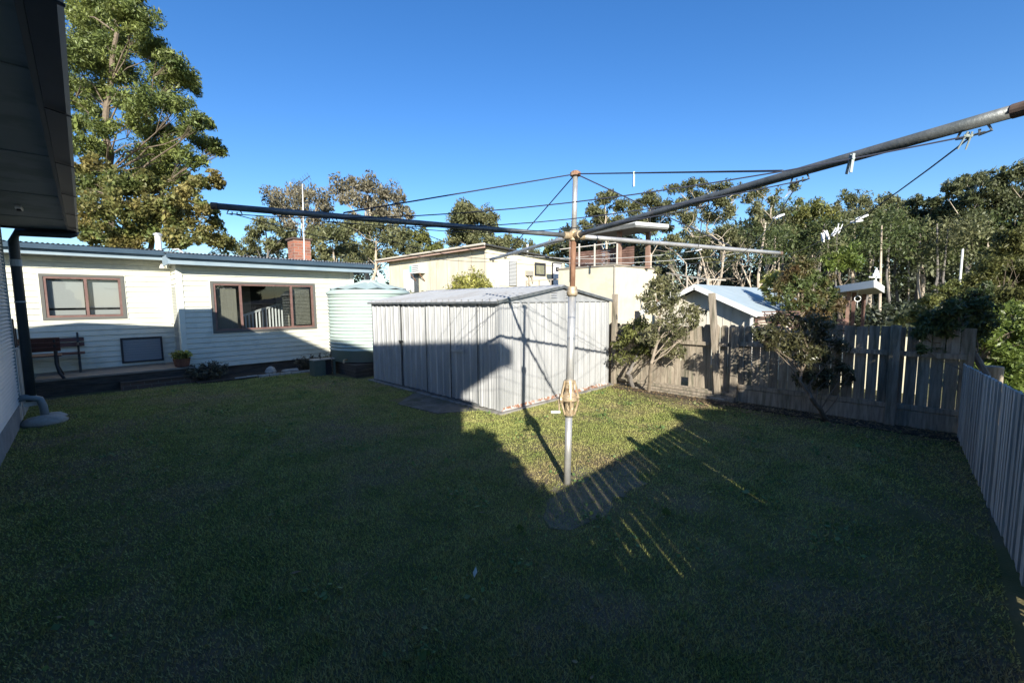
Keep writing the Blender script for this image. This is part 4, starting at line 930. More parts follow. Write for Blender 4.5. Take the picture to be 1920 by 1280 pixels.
# gabled shed
GX = 12.6
P0 = onX(1312, 537, GX); PR = onX(1418, 584, GX); rz, ry = P0[2], P0[1]; ez, ey = PR[2], PR[1]; el = 2*ry-ey
gs = thing('gabled_outbuilding', (GX, ry, 0), 'low beige gabled outbuilding with pale blue roof beyond the fence', 'outbuilding')
m = MB(); m.poly([(GX, ey+.15, 0), (GX, el-.15, 0), (GX, el-.15, ez-.03), (GX, ry, rz-.06), (GX, ey+.15, ez-.03)]); m.poly([(GX, ey+.15, 0), (GX+7, ey+.15, 0), (GX+7, ey+.15, ez), (GX, ey+.15, ez)])
m.poly([(GX, el-.15, 0), (GX+7, el-.15, 0), (GX+7, el-.15, ez), (GX, el-.15, ez)]); m.obj('wall', gribwall, gs)
m = MB()
for k in range(1, 12): y_ = ey+.15+k*.22; m.box((GX-.012, y_, 0), (GX-.003, y_+.02, min(rz-.12, ez-.1+abs(y_-ey)*(rz-ez)/(ry-ey))))
m.obj('panel_batten', gribwall, gs)
m = MB()
for y_ in (ey-.15, el+.15):
    m.hexa([(GX-.35, y_, ez-.06), (GX+7.4, y_, ez-.06), (GX+7.4, ry, rz), (GX-.35, ry, rz), (GX-.35, y_, ez-.0), (GX+7.4, y_, ez-.0), (GX+7.4, ry, rz+.06), (GX-.35, ry, rz+.06)])
m.obj('roof', ltroof, gs)
m = MB()
for y_ in (ey-.15, el+.15): m.cut(); m.bar((GX-.38, y_, ez-.08), (GX-.38, ry, rz-.02), .04, .13)
m.objs('barge_board', whitep, gs)
m = MB(); m.box((GX-.2, ey-.18, ez-.12), (GX+7, ey-.1, ez-.02)); m.tube([(GX-.1, ey+.08, 0), (GX-.1, ey+.08, ez-.1)], .045, 8); m.obj('gutter', whitep, gs)
m = MB(); a = at(1225, 565, 14.6); b = at(1335, 568, 14.2); cw = thing('cream_wall', (a[0], a[1], 0), 'short cream wall between the slender tree and the gabled outbuilding', 'wall')
m.hexa([(a[0], a[1], 0), (b[0], b[1], 0), (b[0]+.12, b[1]+.1, 0), (a[0]+.12, a[1]+.1, 0), (a[0], a[1], a[2]), (b[0], b[1], b[2]), (b[0]+.12, b[1]+.1, b[2]), (a[0]+.12, a[1]+.1, a[2])]); m.obj('wall', creamw, cw)
MB().bar((b[0]-.02, b[1]-.02, 0), (b[0]-.02, b[1]-.02, b[2]+.1), .14, .14).obj('end_post', material('grey_post2', (.4, .36, .3)), cw)
MB().bar(a+V(-.02, -.02, .03), b+V(-.02, -.02, .03), .2, .06).obj('coping', rustpole, cw)
# slatted brown screen + small roof
a, b = at(1421, 590, 11.2), at(1500, 588, 11.0); ls = thing('slatted_screen', (a[0], a[1], 0), 'brown horizontal slatted screen beside the gabled outbuilding', 'screen')
m = MB()
for k in range(18): z = .35+k*.07; m.bar((a[0], a[1], z), (b[0], b[1], z), .02, .035)
m.obj('slats', brslat, ls)
for t in (0, .5, 1): p = a+(b-a)*t; MB().bar((p[0]+.04, p[1]+.04, 0), (p[0]+.04, p[1]+.04, 1.56), .05, .05).obj('post', brslat, ls)
lr = thing('carport', at(1440, 563, 19)*V(1, 1, 0), 'small pale flat roof half hidden behind the outbuilding roof', 'carport')
a, b = at(1408, 560, 18), at(1475, 556, 18); m = MB(); e = V(.7, .9, 0)*3; m.hexa([a, b, b+e, a+e, a+V(0, 0, .12), b+V(0, 0, .12), b+e+V(0, 0, .12), a+e+V(0, 0, .12)]); m.obj('roof', ltroof, lr)
for p in (a, b, b+e): MB().bar((p[0], p[1]+.1, 0), (p[0], p[1]+.1, p[2]), .1, .1).obj('post', brpost, lr)

# pavilion
pc = at(1640, 532, 15.5); pl = at(1566, 543, 17.2); pr2 = at(1657, 543, 18.0)
pv = thing('timber_pavilion', (pc[0], pc[1], 0), 'open pavilion with white flat roof and red-brown posts near the forest', 'pavilion')
pz = pc[2]; fx_ = pl[0]+(pr2[0]-pc[0]); fy_ = pl[1]+(pr2[1]-pc[1])
pf = pl+pr2-pc; cs = [pc, pr2, pf, pl]
m = MB(); m.hexa([q-V(0, 0, .12) for q in cs]+[q for q in cs]); m.obj('roof_panel', material('grey_ceiling', (.36, .37, .37)), pv)
m = MB()
for i in range(4): p, q = cs[i], cs[(i+1) % 4]; m.bar(p, q, .05, .27)
m.obj('fascia', whitep, pv)
for px_, D_, mt in ((1590, 17.2, brpost), (1600, 17.6, brslat), (1619, 18.6, brslat)):
    p = at(px_, 575, D_); MB().box((p[0]-.06, p[1]-.06, 0), (p[0]+.06, p[1]+.06, pz-.26)).obj('post', mt, pv)
m = MB()
p, q = at(1570, 590, 17), at(1592, 590, 17.2)
for k in range(4): z = .5+k*.17; m.bar((p[0], p[1], z), (q[0], q[1], z), .03, .12)
m.obj('side_slats', brslat, pv)
wv = thing('wind_vane', at(1642, 528, 15.6), 'white ornamental wind vane on the pavilion roof corner', 'wind vane')
b = at(1642, 528, 15.6); m = MB(); m.tube([b+V(0, 0, -.02), b+V(0, 0, .38)], .025, 6); m.obj('stem', whitep, wv)
m = MB(); m.bar(b-rt0*.26+V(0, 0, .17), b+rt0*.16+V(0, 0, .15), .04, .04); m.bar(b-rt0*.12+V(0, 0, .23), b+rt0*.12+V(0, 0, .24), .03, .14); m.bar(b-rt0*.07+V(0, 0, .36), b+rt0*.08+V(0, 0, .34), .03, .12); m.bar(b-fw0*.15+V(0, 0, .2), b+fw0*.15+V(0, 0, .2), .04, .03); m.bar(b+V(0, 0, .40), b+V(0, 0, .50), .05, .03); m.obj('ornament', whitep, wv)
c = at(1608, 560, 16.6); m = MB(); n_ = 20; m.tube([c+rt0*.125*math.cos(t)+V(0, 0, .105)*math.sin(t) for t in np.linspace(0, 2*math.pi, n_+1)], .016, 6, cap=False); m.tube([c+V(0, 0, .105), (c[0], c[1], pz-.1)], .006, 4)
for k in range(5): m.tube([c+V(0, 0, -.12-.05*k), c+V(0, 0, -.15-.05*k)], .018-.002*k, 6)
tag(m.obj('hanging_ring', whitep), 'white ring ornament hanging under the pavilion roof', 'ornament')
# tall white pole near the forest
p = at(1797, 560, 15); m = MB(); m.lathe((p[0], p[1], 0), [(.035, 0), (.03, at(1797, 468, 15)[2])], 8); tag(m.obj('white_pole', whitep), 'slim white pole standing before the right forest edge', 'pole')
# pale low wall behind the back fence
m = MB(); m.box((11.3, .15, 0), (11.45, 2.9, 1.1)); tag(m.obj('garden_wall', creamw), 'pale garden wall glimpsed through the fence gaps', 'wall')

# ================================================================== UNSEEN SHADE CASTERS BEHIND THE CAMERA (added to shade the yard)
E1 = V(.7872, -.6167, 0); E2 = V(.2285, .2917, .9288)
def s2xyz(s1, s2, y=None, x=None, z=None):
    if z is not None: A = np.array([[E1[0], E1[1]], [E2[0], E2[1]]]); q = np.linalg.solve(A, [s1, s2-E2[2]*z]); return V(q[0], q[1], z)
    if y is not None: X = (s1-E1[1]*y)/E1[0]; return V(X, y, (s2-E2[0]*X-E2[1]*y)/E2[2])
    Y = (s1-E1[0]*x)/E1[1]; return V(x, Y, (s2-E2[0]*x-E2[1]*Y)/E2[2])
ou = thing('shadow_building', s2xyz(0, 3, z=6)*V(1, 1, 0), 'unseen block behind the photographer, shaped to cast the eave shadow on the shed', 'house')  # unseen block added; roof and wall outlines shaped to throw the eave shadow
ZT = 6.2
a = s2xyz(.87, 3.61, z=ZT); b = s2xyz(-4.98, 5.72, z=ZT); dvec = (b-a)/np.linalg.norm(b-a); inn = V(-dvec[1], dvec[0], 0)
if inn[0] > 0: inn = -inn
m = MB(); e = V(0, 0, .30)
m.hexa([a-e, b-e, b-e+inn*6, a-e+inn*6, a, b, b+inn*6, a+inn*6]); m.obj('roof', dkroof, ou)
def under(s1, s2): p = s2xyz(s1, s2, z=ZT-.3); return p
def wallpoly(S):
    # a wall slab below the eave: polygon given in the plane of the eave line, 0.3 m behind it
    m = MB(); n0 = V(*np.cross(dvec, [0, 0, 1])); P_ = []
    for s1, s2 in S:
        L0 = s2xyz(s1, s2, z=0.0); sdv = V(*SUN); q = a+inn*.3
        t = np.dot(q-L0, n0)/np.dot(sdv, n0); p = L0+sdv*t; P_.append(p)
    k = len(P_); m.v += [tuple(p) for p in P_]+[tuple(p+inn*.25) for p in P_]
    m.f.append(tuple(range(k))); m.f.append(tuple(range(2*k-1, k-1, -1)))
    for i in range(k): m.f.append((i, (i+1) % k, k+(i+1) % k, k+i))
    return m
wallpoly([(-2.05, 4.42), (.03, 3.65), (.03, -1.5), (-1.24, -1.5), (-1.24, 3.51)]).obj('wall', lwall_m, ou)
wallpoly([(-4.9, 5.4), (-2.3, 4.45), (-2.3, -1.5), (-4.9, -1.5)]).obj('wall', lwall_m, ou)
# scatter of leaf points filling an ellipsoid
def leafcloud(c, rx, rz_, n, r):
    u = r.normal(size=(n, 3)); u /= np.linalg.norm(u, axis=1)[:, None]; u *= r.random(n)[:, None]**.4; return c+u*V(rx, rx, rz_)

# ================================================================== TREES
def tree(name, label, base, blobs, leaf, lm, bm, seed, cat='tree', tr=.2, dens=1.0, group=None, trunk=None, sub=9, droop=.2, aspect=.38, flat=.6, dj=.25, up=.6, twigs=True, leanlimb=.35):
    """blobs: list of (px, py, radius px, depth[, weight]) giving the clumps of the crown in space"""
    r = np.random.default_rng(seed); base = V(*base); t = thing(name, base, label, cat, group)
    C = []
    for q in blobs:
        px, py, rp, D = q[:4]; C.append((at(px+r.normal(0, rp*.12), py+r.normal(0, rp*.12), D+r.normal(0, dj*rp*D/F)), rp*1.15*D/F, q[4] if len(q) > 4 else 1))
    top_ = max(c[0][2] for c in C); cen = np.mean([c[0] for c in C], 0)
    if trunk is None: trunk = [base, base*.55+V(cen[0], cen[1], 0)*.45+V(0, 0, base[2]*.0+top_*.35), V(cen[0], cen[1], top_*.62), V(cen[0], cen[1], top_*.92)]
    tr_pts = []; 
    for i in range(len(trunk)-1):
        for s in np.linspace(0, 1, 5)[:-1]: tr_pts.append(trunk[i]+(trunk[i+1]-trunk[i])*s+(r.normal(0, tr*.35, 3)*V(1, 1, .2) if i+s > 0 else 0))
    tr_pts.append(trunk[-1]); n_ = len(tr_pts); rad = [tr*(1-.85*i/(n_-1))+.004 for i in range(n_)]
    m = MB(); m.tube(tr_pts, rad, 8); P = []
    for c, rc, wgt in C:
        # limb from trunk
        zt = c[2]-rc*.3; cand = [i for i in range(n_) if tr_pts[i][2] < max(zt-leanlimb*np.linalg.norm((c-tr_pts[i])[:2]), tr_pts[1][2])] or [1]
        i = cand[-1]; a = tr_pts[i]; rl = min(rad[i]*.5, .003+.022*rc+.006*np.linalg.norm(c-a))
        L = np.linalg.norm(c-a); m1 = a+(c-a)*.35+V(0, 0, .05*L)+r.normal(0, .06*L, 3); m2 = a+(c-a)*.7+r.normal(0, .05*L, 3)
        m.tube([a, m1, m2, c], [rl, rl*.75, rl*.5, rl*.3], 6, cap=False)
        k = max(3, int(sub*wgt))
        for j in range(k):
            u = r.normal(size=3); u /= np.linalg.norm(u); u[2] = u[2]*flat+.1; e = c+u*rc*r.uniform(.2, 1.0)
            if twigs: st0 = m2 if r.random() < .4 else c; m.tube([st0, (st0+e)/2+r.normal(0, .08*rc, 3), e], [rl*.3, rl*.2, rl*.08+.003], 4, cap=False)
            sr_ = rc*r.uniform(.35, .72); nn = int(dens*30*wgt*(sr_/leaf)**2)+14
            w_ = r.normal(size=(nn, 3)); w_ /= np.linalg.norm(w_, axis=1)[:, None]; w_ *= (r.random(nn)**.45)[:, None]; w_[:, 2] = w_[:, 2]*.8+.1-.25*(w_[:, 0]**2+w_[:, 1]**2); w_ *= r.uniform(.7, 1.3, 3)
            P.append(e+w_*sr_)
    m.obj('trunk', bm, t); P = np.concatenate(P); quads('crown', leafset(P, leaf, r, aspect, up=up, droop=droop), lm, t)
    return t
tot = []
# big evergreen at the left
rr_ = random.Random(2)
bl = []
for (px, py, rp) in ((150, 20, 36), (205, 5, 45), (240, 25, 38), (262, 55, 22), (175, 60, 38), (225, 80, 36), (275, 95, 30), (140, 110, 34), (185, 120, 36), (240, 130, 36), (295, 90, 20), (320, 110, 22), (300, 140, 32), (345, 150, 26), (362, 165, 14),
                     (150, 165, 30), (150, 195, 30), (200, 175, 26), (255, 200, 26), (290, 190, 30), (335, 200, 26), (370, 225, 18), (390, 235, 14), (400, 275, 16), (415, 290, 10), (380, 270, 18), (345, 245, 24), (300, 245, 28), (255, 225, 24),
                     (190, 240, 26), (150, 235, 24), (150, 275, 26), (190, 280, 22), (280, 280, 34), (325, 290, 30), (365, 300, 22), (310, 325, 32), (270, 320, 26), (345, 330, 18), (210, -40, 45), (150, -50, 40), (180, -90, 40), (235, -20, 30)):
    bl.append((px, py, rp*.9, 30+rr_.uniform(-3, 3)))
base = at(205, 470, 30); base[2] = 0
tree('large_evergreen_tree', 'tallest dense green tree, rising behind the golden-leafed tree', base, bl, .22, lf_big, bark_b, 31, tr=.34, dens=1.0, sub=13, flat=.85, aspect=.30, droop=.3,
     trunk=[base, at(205, 400, 30), at(198, 250, 30), at(215, 60, 30), at(190, -120, 30)])
# golden tree
bl = [(155, 350, 26, 23), (175, 320, 22, 23.5), (205, 340, 26, 23), (240, 350, 28, 22), (275, 360, 28, 22.5), (160, 395, 28, 22), (205, 390, 28, 21), (250, 395, 26, 22), (295, 395, 26, 23), (320, 375, 20, 22), (345, 355, 18, 23), (375, 345, 16, 23), (395, 335, 12, 23.5), (408, 345, 10, 24), (350, 385, 22, 23),
      (385, 395, 18, 23), (410, 415, 14, 24), (165, 435, 24, 22), (215, 430, 28, 21.5), (270, 430, 26, 22), (325, 420, 24, 22), (370, 430, 22, 23), (405, 445, 18, 24), (430, 460, 14, 25), (240, 455, 24, 22), (340, 450, 24, 22), (130, 420, 20, 22), (148, 320, 14, 23)]
base = at(245, 470, 22.3); base[2] = 0
tree('golden_leafed_tree', 'golden-brown broadleaf tree in front of the tall evergreen', base, bl, .17, lf_gold, bark_b, 33, tr=.22, dens=.7, sub=11, flat=.9, aspect=.55, droop=.1)
# grey thin gum behind the chimney
def auto(seed, pts, D, dj=2): r = random.Random(seed); return [(a, b, c, D+r.uniform(-dj, dj)) for a, b, c in pts]
base = at(598, 480, 40); base[2] = 0
tree('thin_gum_tree', 'sparse grey-leaved gum behind the brick chimney', base, auto(1, ((520, 370, 22), (545, 360, 22), (575, 365, 20), (600, 380, 20), (530, 400, 20), (560, 395, 24), (590, 410, 20), (612, 400, 14), (515, 395, 12), (545, 425, 16), (605, 430, 12), (580, 435, 16)), 40), .26, lf_grey, bark_p, 35, tr=.2, dens=.34, sub=12, flat=.8, droop=1.0, leanlimb=1.0)
base = at(692, 560, 38); base[2] = 0
tree('thin_gum_tree', 'tall sparse gum with pale forked limbs between chimney and fibro house', base, auto(2, ((640, 355, 18), (665, 345, 18), (695, 350, 22), (725, 365, 22), (748, 375, 16), (650, 375, 16), (685, 385, 24), (720, 395, 22), (755, 395, 14), (700, 410, 18), (765, 405, 10), (740, 412, 14), (665, 405, 14)), 38), .26, lf_grey, bark_p, 36, tr=.26, dens=.38, sub=12, flat=.8, droop=1.0, leanlimb=1.1,
     trunk=[base, at(690, 520, 38), at(695, 470, 38), at(688, 420, 38), at(700, 370, 38)])
GR = [ # label, base px, D, leaf, mat, bark, blobs, dens
 ('rounded green tree low behind the thin gum with forked limbs', 680, 34, .24, lf_olive, bark_p, ((660, 430, 22), (690, 435, 22), (650, 455, 20), (720, 440, 24), (700, 465, 20), (745, 450, 20), (665, 480, 18), (735, 480, 20), (770, 470, 16)), .8),
 ('small green tree between the golden tree and the chimney', 495, 34, .22, lf_olive, bark_g, ((480, 440, 16), (500, 425, 14), (520, 435, 16), (470, 465, 18), (500, 460, 18), (530, 462, 18), (450, 470, 14), (545, 440, 12), (492, 418, 8)), .7),
 ('bushy green tree right behind the brick chimney', 620, 30, .22, lf_olive, bark_p, ((595, 450, 18), (615, 440, 18), (640, 450, 18), (600, 475, 18), (630, 480, 20), (660, 495, 14)), .6),
 ('rounded brownish-topped gum above the fibro house', 883, 58, .36, lf_olive, bark_p, ((868, 400, 22), (895, 402, 20), (915, 415, 14), (850, 425, 18), (880, 430, 24), (910, 435, 18), (855, 450, 20), (885, 455, 22), (918, 455, 16), (845, 470, 14), (935, 460, 12)), 1.0),
 ('low green tree behind the left end of the fibro house', 795, 40, .26, lf_mid, bark_g, ((775, 450, 16), (795, 445, 16), (815, 460, 14), (785, 475, 18), (810, 478, 14), (770, 490, 14)), .8),
 ('low distant tree between the brownish-topped gum and the clothesline mast', 975, 62, .36, lf_olive, bark_g, ((950, 455, 14), (970, 458, 14), (990, 465, 12), (930, 475, 14), (965, 478, 16), (1000, 480, 12)), .9),
 ('distant dark tree touching the clothesline mast above the fibro house roof', 1045, 55, .34, lf_mid, bark_g, ((1025, 470, 12), (1045, 462, 14), (1062, 470, 12), (1040, 485, 14)), .9),
]
for i, (lab, bx, D, lf_s, lm, bm, bb, dn) in enumerate(GR):
    base = at(bx, 560, D); base[2] = 0
    tree('gum_tree', lab, base, auto(40+i, bb, D, 1.5), lf_s, lm, bm, 60+i, tr=.22, dens=dn, sub=11, droop=.4, group='trees behind the houses', flat=.9)
# trees at the right, from the mast to the frame edge
lf_mix = material('forest_gum_leaves', (.065, .08, .034), (.13, .14, .062), rough=.5, scale=.5, island=.45, trans=.25)
RTs = [
 ('olive gum close beside the clothesline mast above the pergola roof', 1140, 34, lf_olive, ((1110, 395, 16), (1135, 370, 18), (1155, 385, 16), (1125, 410, 18), (1160, 415, 16), (1100, 420, 12), (1150, 365, 10)), 1.0),
 ('rounded gum behind the middle of the pergola roof', 1225, 36, lf_olive, ((1190, 385, 16), (1210, 372, 18), (1235, 378, 18), (1195, 410, 18), (1225, 400, 20), (1250, 395, 14), (1210, 430, 18), (1245, 425, 16)), 1.0),
 ('tall open gum with pale limbs past the pergola roof tip', 1300, 34, lf_olive, ((1270, 350, 14), (1290, 345, 14), (1315, 340, 12), (1340, 350, 16), (1362, 352, 14), (1280, 375, 16), (1310, 370, 18), (1345, 375, 18), (1375, 365, 12), (1290, 400, 20), (1330, 405, 20), (1365, 395, 18), (1385, 350, 8)), .8),
 ('olive gum with twisted branches crossed by the pale far clothesline arm', 1350, 28, lf_olive, ((1260, 450, 18), (1290, 440, 20), (1320, 445, 20), (1350, 430, 20), (1375, 440, 18), (1285, 475, 20), (1330, 480, 20), (1370, 475, 18), (1395, 460, 16), (1250, 480, 14)), .7),
 ('slender gum behind the tip of the pale far clothesline arm', 1430, 32, lf_olive, ((1405, 365, 14), (1425, 355, 14), (1450, 370, 14), (1420, 395, 18), (1450, 400, 18), (1478, 395, 14), (1435, 425, 18), (1470, 430, 16), (1500, 375, 8), (1490, 345, 10), (1412, 345, 8)), .7),
 ('dense green gum beneath the long dark near clothesline arm', 1520, 32, lf_mid, ((1500, 400, 18), (1525, 392, 20), (1552, 400, 18), (1510, 425, 22), (1545, 425, 22), (1575, 420, 16), (1530, 450, 20), (1490, 450, 18)), 1.1),
 ('round-topped gum behind the cluster of white pegs', 1600, 34, lf_olive, ((1570, 385, 12), (1590, 372, 16), (1612, 380, 16), (1628, 392, 12), (1590, 400, 16), (1615, 408, 16)), .9),
 ('wide dark gum above the wind vane on the pavilion', 1665, 33, lf_olive, ((1640, 395, 14), (1662, 382, 16), (1685, 385, 16), (1645, 415, 20), (1680, 412, 20), (1705, 400, 14), (1660, 440, 20), (1630, 430, 16)), 1.1),
 ('dark gum above the gap between pavilion and white pole', 1730, 31, lf_mix, ((1720, 380, 16), (1745, 375, 16), (1715, 405, 20), (1750, 400, 20), (1730, 430, 22), (1765, 425, 18), (1700, 440, 18)), 1.2),
 ('tall spreading dark gum directly above the slim white pole', 1810, 28, lf_mix, ((1785, 340, 18), (1810, 332, 18), (1840, 325, 18), (1870, 325, 18), (1800, 365, 22), (1835, 360, 24), (1870, 360, 24), (1780, 390, 18), (1815, 395, 24), (1855, 395, 24), (1830, 425, 24)), 1.1),
 ('tallest dark gum of the forest, above the olive thicket', 1920, 27, lf_mix, ((1895, 315, 20), (1920, 308, 22), (1945, 320, 20), (1905, 350, 26), (1940, 355, 24), (1900, 390, 26), (1935, 395, 26), (1890, 425, 24), (1925, 430, 26), (1965, 370, 26)), 1.2),
]
for i, (lab, bx, D, lm, bb, dn) in enumerate(RTs):
    base = at(bx, 580, D); base[2] = 0; bb = [(a, b+(14 if bx > 1780 else 4), c*.92) for a, b, c in bb]; dn *= .8
    tree('gum_tree', lab, base, auto(80+i, bb, D, 1.8), .20 if D > 30 else .18, lm, bark_p, 90+i, tr=.17, dens=dn, sub=11, droop=.5, group='gum trees of the right-hand forest', flat=.9, leanlimb=.8)
# bare pale branches tree in the middle
def barebranches(m, a, d_, L, rad, depth, r):
    n_ = 4; p = a; pts_ = [a]; dd = d_
    for i in range(n_): dd = dd+r.normal(0, .28, 3); dd[2] += .05; dd /= np.linalg.norm(dd); p = p+dd*L/n_; pts_.append(p)
    m.tube(pts_, [rad*(1-.5*i/n_) for i in range(n_+1)], 5, cap=False)
    if depth:
        for k in range(3):
            q = pts_[r.integers(1, n_+1)]; e = dd+r.normal(0, .65, 3); e /= np.linalg.norm(e); barebranches(m, q, e, L*.62, rad*.5, depth-1, r)
for px_, D_, sd_, lab in ((1335, 27, 5, 'bare twisted pale branches rising behind the gabled outbuilding'), (1400, 29, 9, 'leafless forked grey tree behind the far roof end of the outbuilding')):
    r = np.random.default_rng(sd_); base = at(px_, 560, D_); base[2] = 0; t = thing('bare_tree', base, lab, 'tree')
    m = MB(); m.tube([base, base+V(0, 0, 2.2)], [.2, .15], 8, cap=False)
    for k in range(4): e = V(r.normal(0, .6), r.normal(0, .6), 1.0); e /= np.linalg.norm(e); barebranches(m, base+V(0, 0, 2.1), e, 2.9, .075, 2, r)
    m.obj('trunk', bark_p, t)
# forest trunks
rs = np.random.default_rng(12); px_ = 1425; n_t = 0
tl_mats = [bark_p, bark_g]
while px_ < 1930:
    D_ = rs.uniform(24, 34); b0 = at(px_, 560, D_); b0[2] = 0; tp_ = at(px_+rs.normal(0, 10), 430+rs.uniform(-20, 20), D_)
    t = thing('forest_tree', b0, 'slender straight-trunked tree among the shaded forest trunks behind the pavilion', 'tree', 'slender trunks in the right-hand forest')
    m = MB(); md = (b0+tp_)/2+V(*(rs.normal(0, .15, 3)*V(1, 1, 0))); rd = rs.uniform(.05, .13); m.tube([b0, md, tp_], [rd, rd*.8, rd*.45], 6, cap=False)
    m.obj('trunk', tl_mats[int(rs.random() > .65)], t)
    P = []
    for k in range(7):
        q = tp_+V(*(rs.normal(0, .8, 3)))+V(0, 0, -.3-.35*k*rs.random()); P.append(leafcloud(q, 1.0, .6, 190, rs))
    for k in range(1):
        q = b0+(tp_-b0)*rs.uniform(.55, .8)+V(*(rs.normal(0, .9, 3))); P.append(leafcloud(q, .7, .35, 70, rs))
    quads('crown', leafset(np.concatenate(P), .19, rs, .35, up=.6, droop=.4), [lf_dark, lf_olive, lf_dark][n_t % 3], t)
    px_ += rs.uniform(8, 18); n_t += 1
# far wood (one uncountable mass)
rs = np.random.default_rng(77); P = []
for k in range(900):
    px_ = rs.uniform(1060, 2150); D_ = rs.uniform(40, 58); top_ = 425+24*math.sin(px_*.021)+16*math.sin(px_*.07)
    if px_ < 1400: top_ += 20
    py_ = rs.uniform(top_, 600); c = at(px_, py_, D_)
    P.append(leafcloud(c, 1.5, .9, 150, rs))
for k in range(420):
    px_ = rs.uniform(-200, 1080); D_ = rs.uniform(48, 64); py_ = rs.uniform(478, 590); c = at(px_, py_, D_); P.append(leafcloud(c, 1.7, 1.0, 120, rs))
P = np.concatenate(P); P = P[P[:, 2] > 0]
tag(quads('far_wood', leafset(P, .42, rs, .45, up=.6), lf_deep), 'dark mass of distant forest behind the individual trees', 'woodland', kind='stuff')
# undergrowth
P = []
for k in range(700):
    px_ = rs.uniform(1060, 2150); D_ = rs.uniform(19, 30); c = at(px_, 560, D_); c[2] = rs.uniform(.1, 1.5)*(1 if px_ > 1400 else .6); P.append(leafcloud(c, .8, .4, 46, rs))
P = np.concatenate(P); P = P[P[:, 2] > 0]
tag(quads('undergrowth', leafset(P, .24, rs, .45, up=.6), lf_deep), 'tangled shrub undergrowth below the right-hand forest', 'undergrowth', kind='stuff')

# yellow-green bush behind the shed
c = at(882, 560, 14.5)
t = thing('yellow_green_bush', (c[0], c[1], 0), 'bright yellow-green bush rising over the shed roof', 'bush')
P, m, r = shoots((c[0], c[1], 1.5), 150, 1.42, .80, .1, 51, 80); m.tube([(c[0], c[1], 0), (c[0], c[1], 1.7)], .05, 6); m.obj('stem', bark_b, t); quads('foliage', leafset(P, .11, r, .35, up=.8), lf_yel, t)
c = at(780, 545, 13.5)
t = thing('bare_twig_shrub', (c[0], c[1], 0), 'nearly bare twiggy shrub poking up behind the tank and shed roof', 'shrub')
r = np.random.default_rng(8); m = MB(); m.tube([(c[0], c[1], 0), (c[0], c[1], 1.5)], .03, 6)
for k in range(13):
    a = r.random()*6.28; m.tube([(c[0], c[1], 1.4), (c[0]+.3*math.cos(a), c[1]+.3*math.sin(a), 1.8), (c[0]+.75*math.cos(a), c[1]+.75*math.sin(a), 2.05+r.random()*.35)], [.016, .012, .005], 5)
m.obj('stem', bark_p, t)
P = leafcloud(V(c[0], c[1], 2.0), .7, .25, 160, r); quads('foliage', leafset(P, .1, r, .3), lf_mid, t)
# twig pole near tank
p = at(712, 520, 15); m = MB(); m.tube([(p[0]+.05, p[1], 0), at(713, 535, 15), at(708, 507, 15)], .03, 6); tag(m.obj('leaning_pole', whitep), 'thin pale leaning pole between house and fibro house', 'pole')

# small trees at the back fence (unique, leaf by leaf)
def smalltree(name, label, trunk, blobs, leaf, lm, bm, seed, tr=.04, dens=1.0, sub=9, aspect=.3, cat='tree', dj=.3):
    return tree(name, label, trunk[0], blobs, leaf, lm, bm, seed, cat=cat, tr=tr, dens=dens, trunk=[V(*q) for q in trunk], sub=sub, aspect=aspect, flat=.9, droop=.25, dj=dj, up=.5, leanlimb=.9)
bark_m = material('smooth_tan_bark', (.20, .165, .125), (.32, .265, .20), rough=.8, scale=6)
lf_mixs = material('bronze_green_leaves', (.055, .062, .026), (.11, .10, .045), rough=.4, scale=2.5, island=.5, trans=.25, spec=.5)
lf_small = material('glossy_narrow_leaves', (.105, .115, .050), (.20, .19, .095), rough=.4, scale=2.5, island=.4, trans=.25, spec=.5)
base = onZ(1216, 735); 
def b8(lst, D): return [(a, b, c, D) for a, b, c in lst]
smalltree('slender_fence_tree', 'slender pale-trunked young tree before the sunlit part of the back fence', [base, at(1222, 680, 8.1), at(1232, 640, 8.15), at(1240, 575, 8.2), at(1240, 530, 8.2)],
  b8(((1238, 525, 14), (1250, 540, 16), (1265, 560, 16), (1225, 550, 16), (1245, 570, 20), (1280, 580, 18), (1215, 580, 18), (1235, 600, 22), (1265, 605, 22), (1295, 600, 16), (1220, 625, 20), (1250, 630, 22), (1280, 630, 18), (1255, 655, 16), (1305, 585, 12), (1210, 560, 12), (1275, 660, 12), (1240, 545, 12), (1235, 510, 9)), 8.15), .078, lf_small, bark_m, 41, tr=.032, dens=.36, sub=8)
base = onZ(1187, 727)
smalltree('dark_stemmed_tree', 'small dark-stemmed bushy tree beside the shed and tall post', [base, at(1178, 700, 8.9), at(1192, 675, 8.9), at(1200, 640, 8.9)],
  b8(((1180, 620, 18), (1200, 610, 16), (1170, 645, 18), (1195, 640, 20), (1215, 650, 16), (1165, 670, 12), (1190, 665, 16), (1228, 665, 12)), 8.9), .08, lf_mid, bark_g, 42, tr=.045, dens=.42, sub=8)
base = onZ(1552, 790)
smalltree('leafy_fence_shrub', 'dark leafy multi-stemmed shrub against the middle of the back fence', [base, at(1520, 745, 6.3), at(1500, 715, 6.4), at(1512, 650, 6.5), at(1500, 600, 6.6)],
  b8(((1440, 620, 18), (1465, 605, 22), (1500, 600, 24), (1535, 605, 22), (1450, 645, 18), (1480, 635, 24), (1515, 635, 26), (1550, 640, 22), (1475, 660, 20), (1510, 665, 24), (1545, 670, 24), (1570, 655, 18), (1520, 695, 22), (1555, 700, 24), (1580, 690, 16), (1500, 710, 14), (1420, 630, 10), (1590, 710, 12), (1540, 725, 14)), 6.5), .062, lf_mixs, bark_b, 43, tr=.032, dens=.40, sub=9, cat='shrub')
base = at(1500, 640, 12.2); base[2] = 0
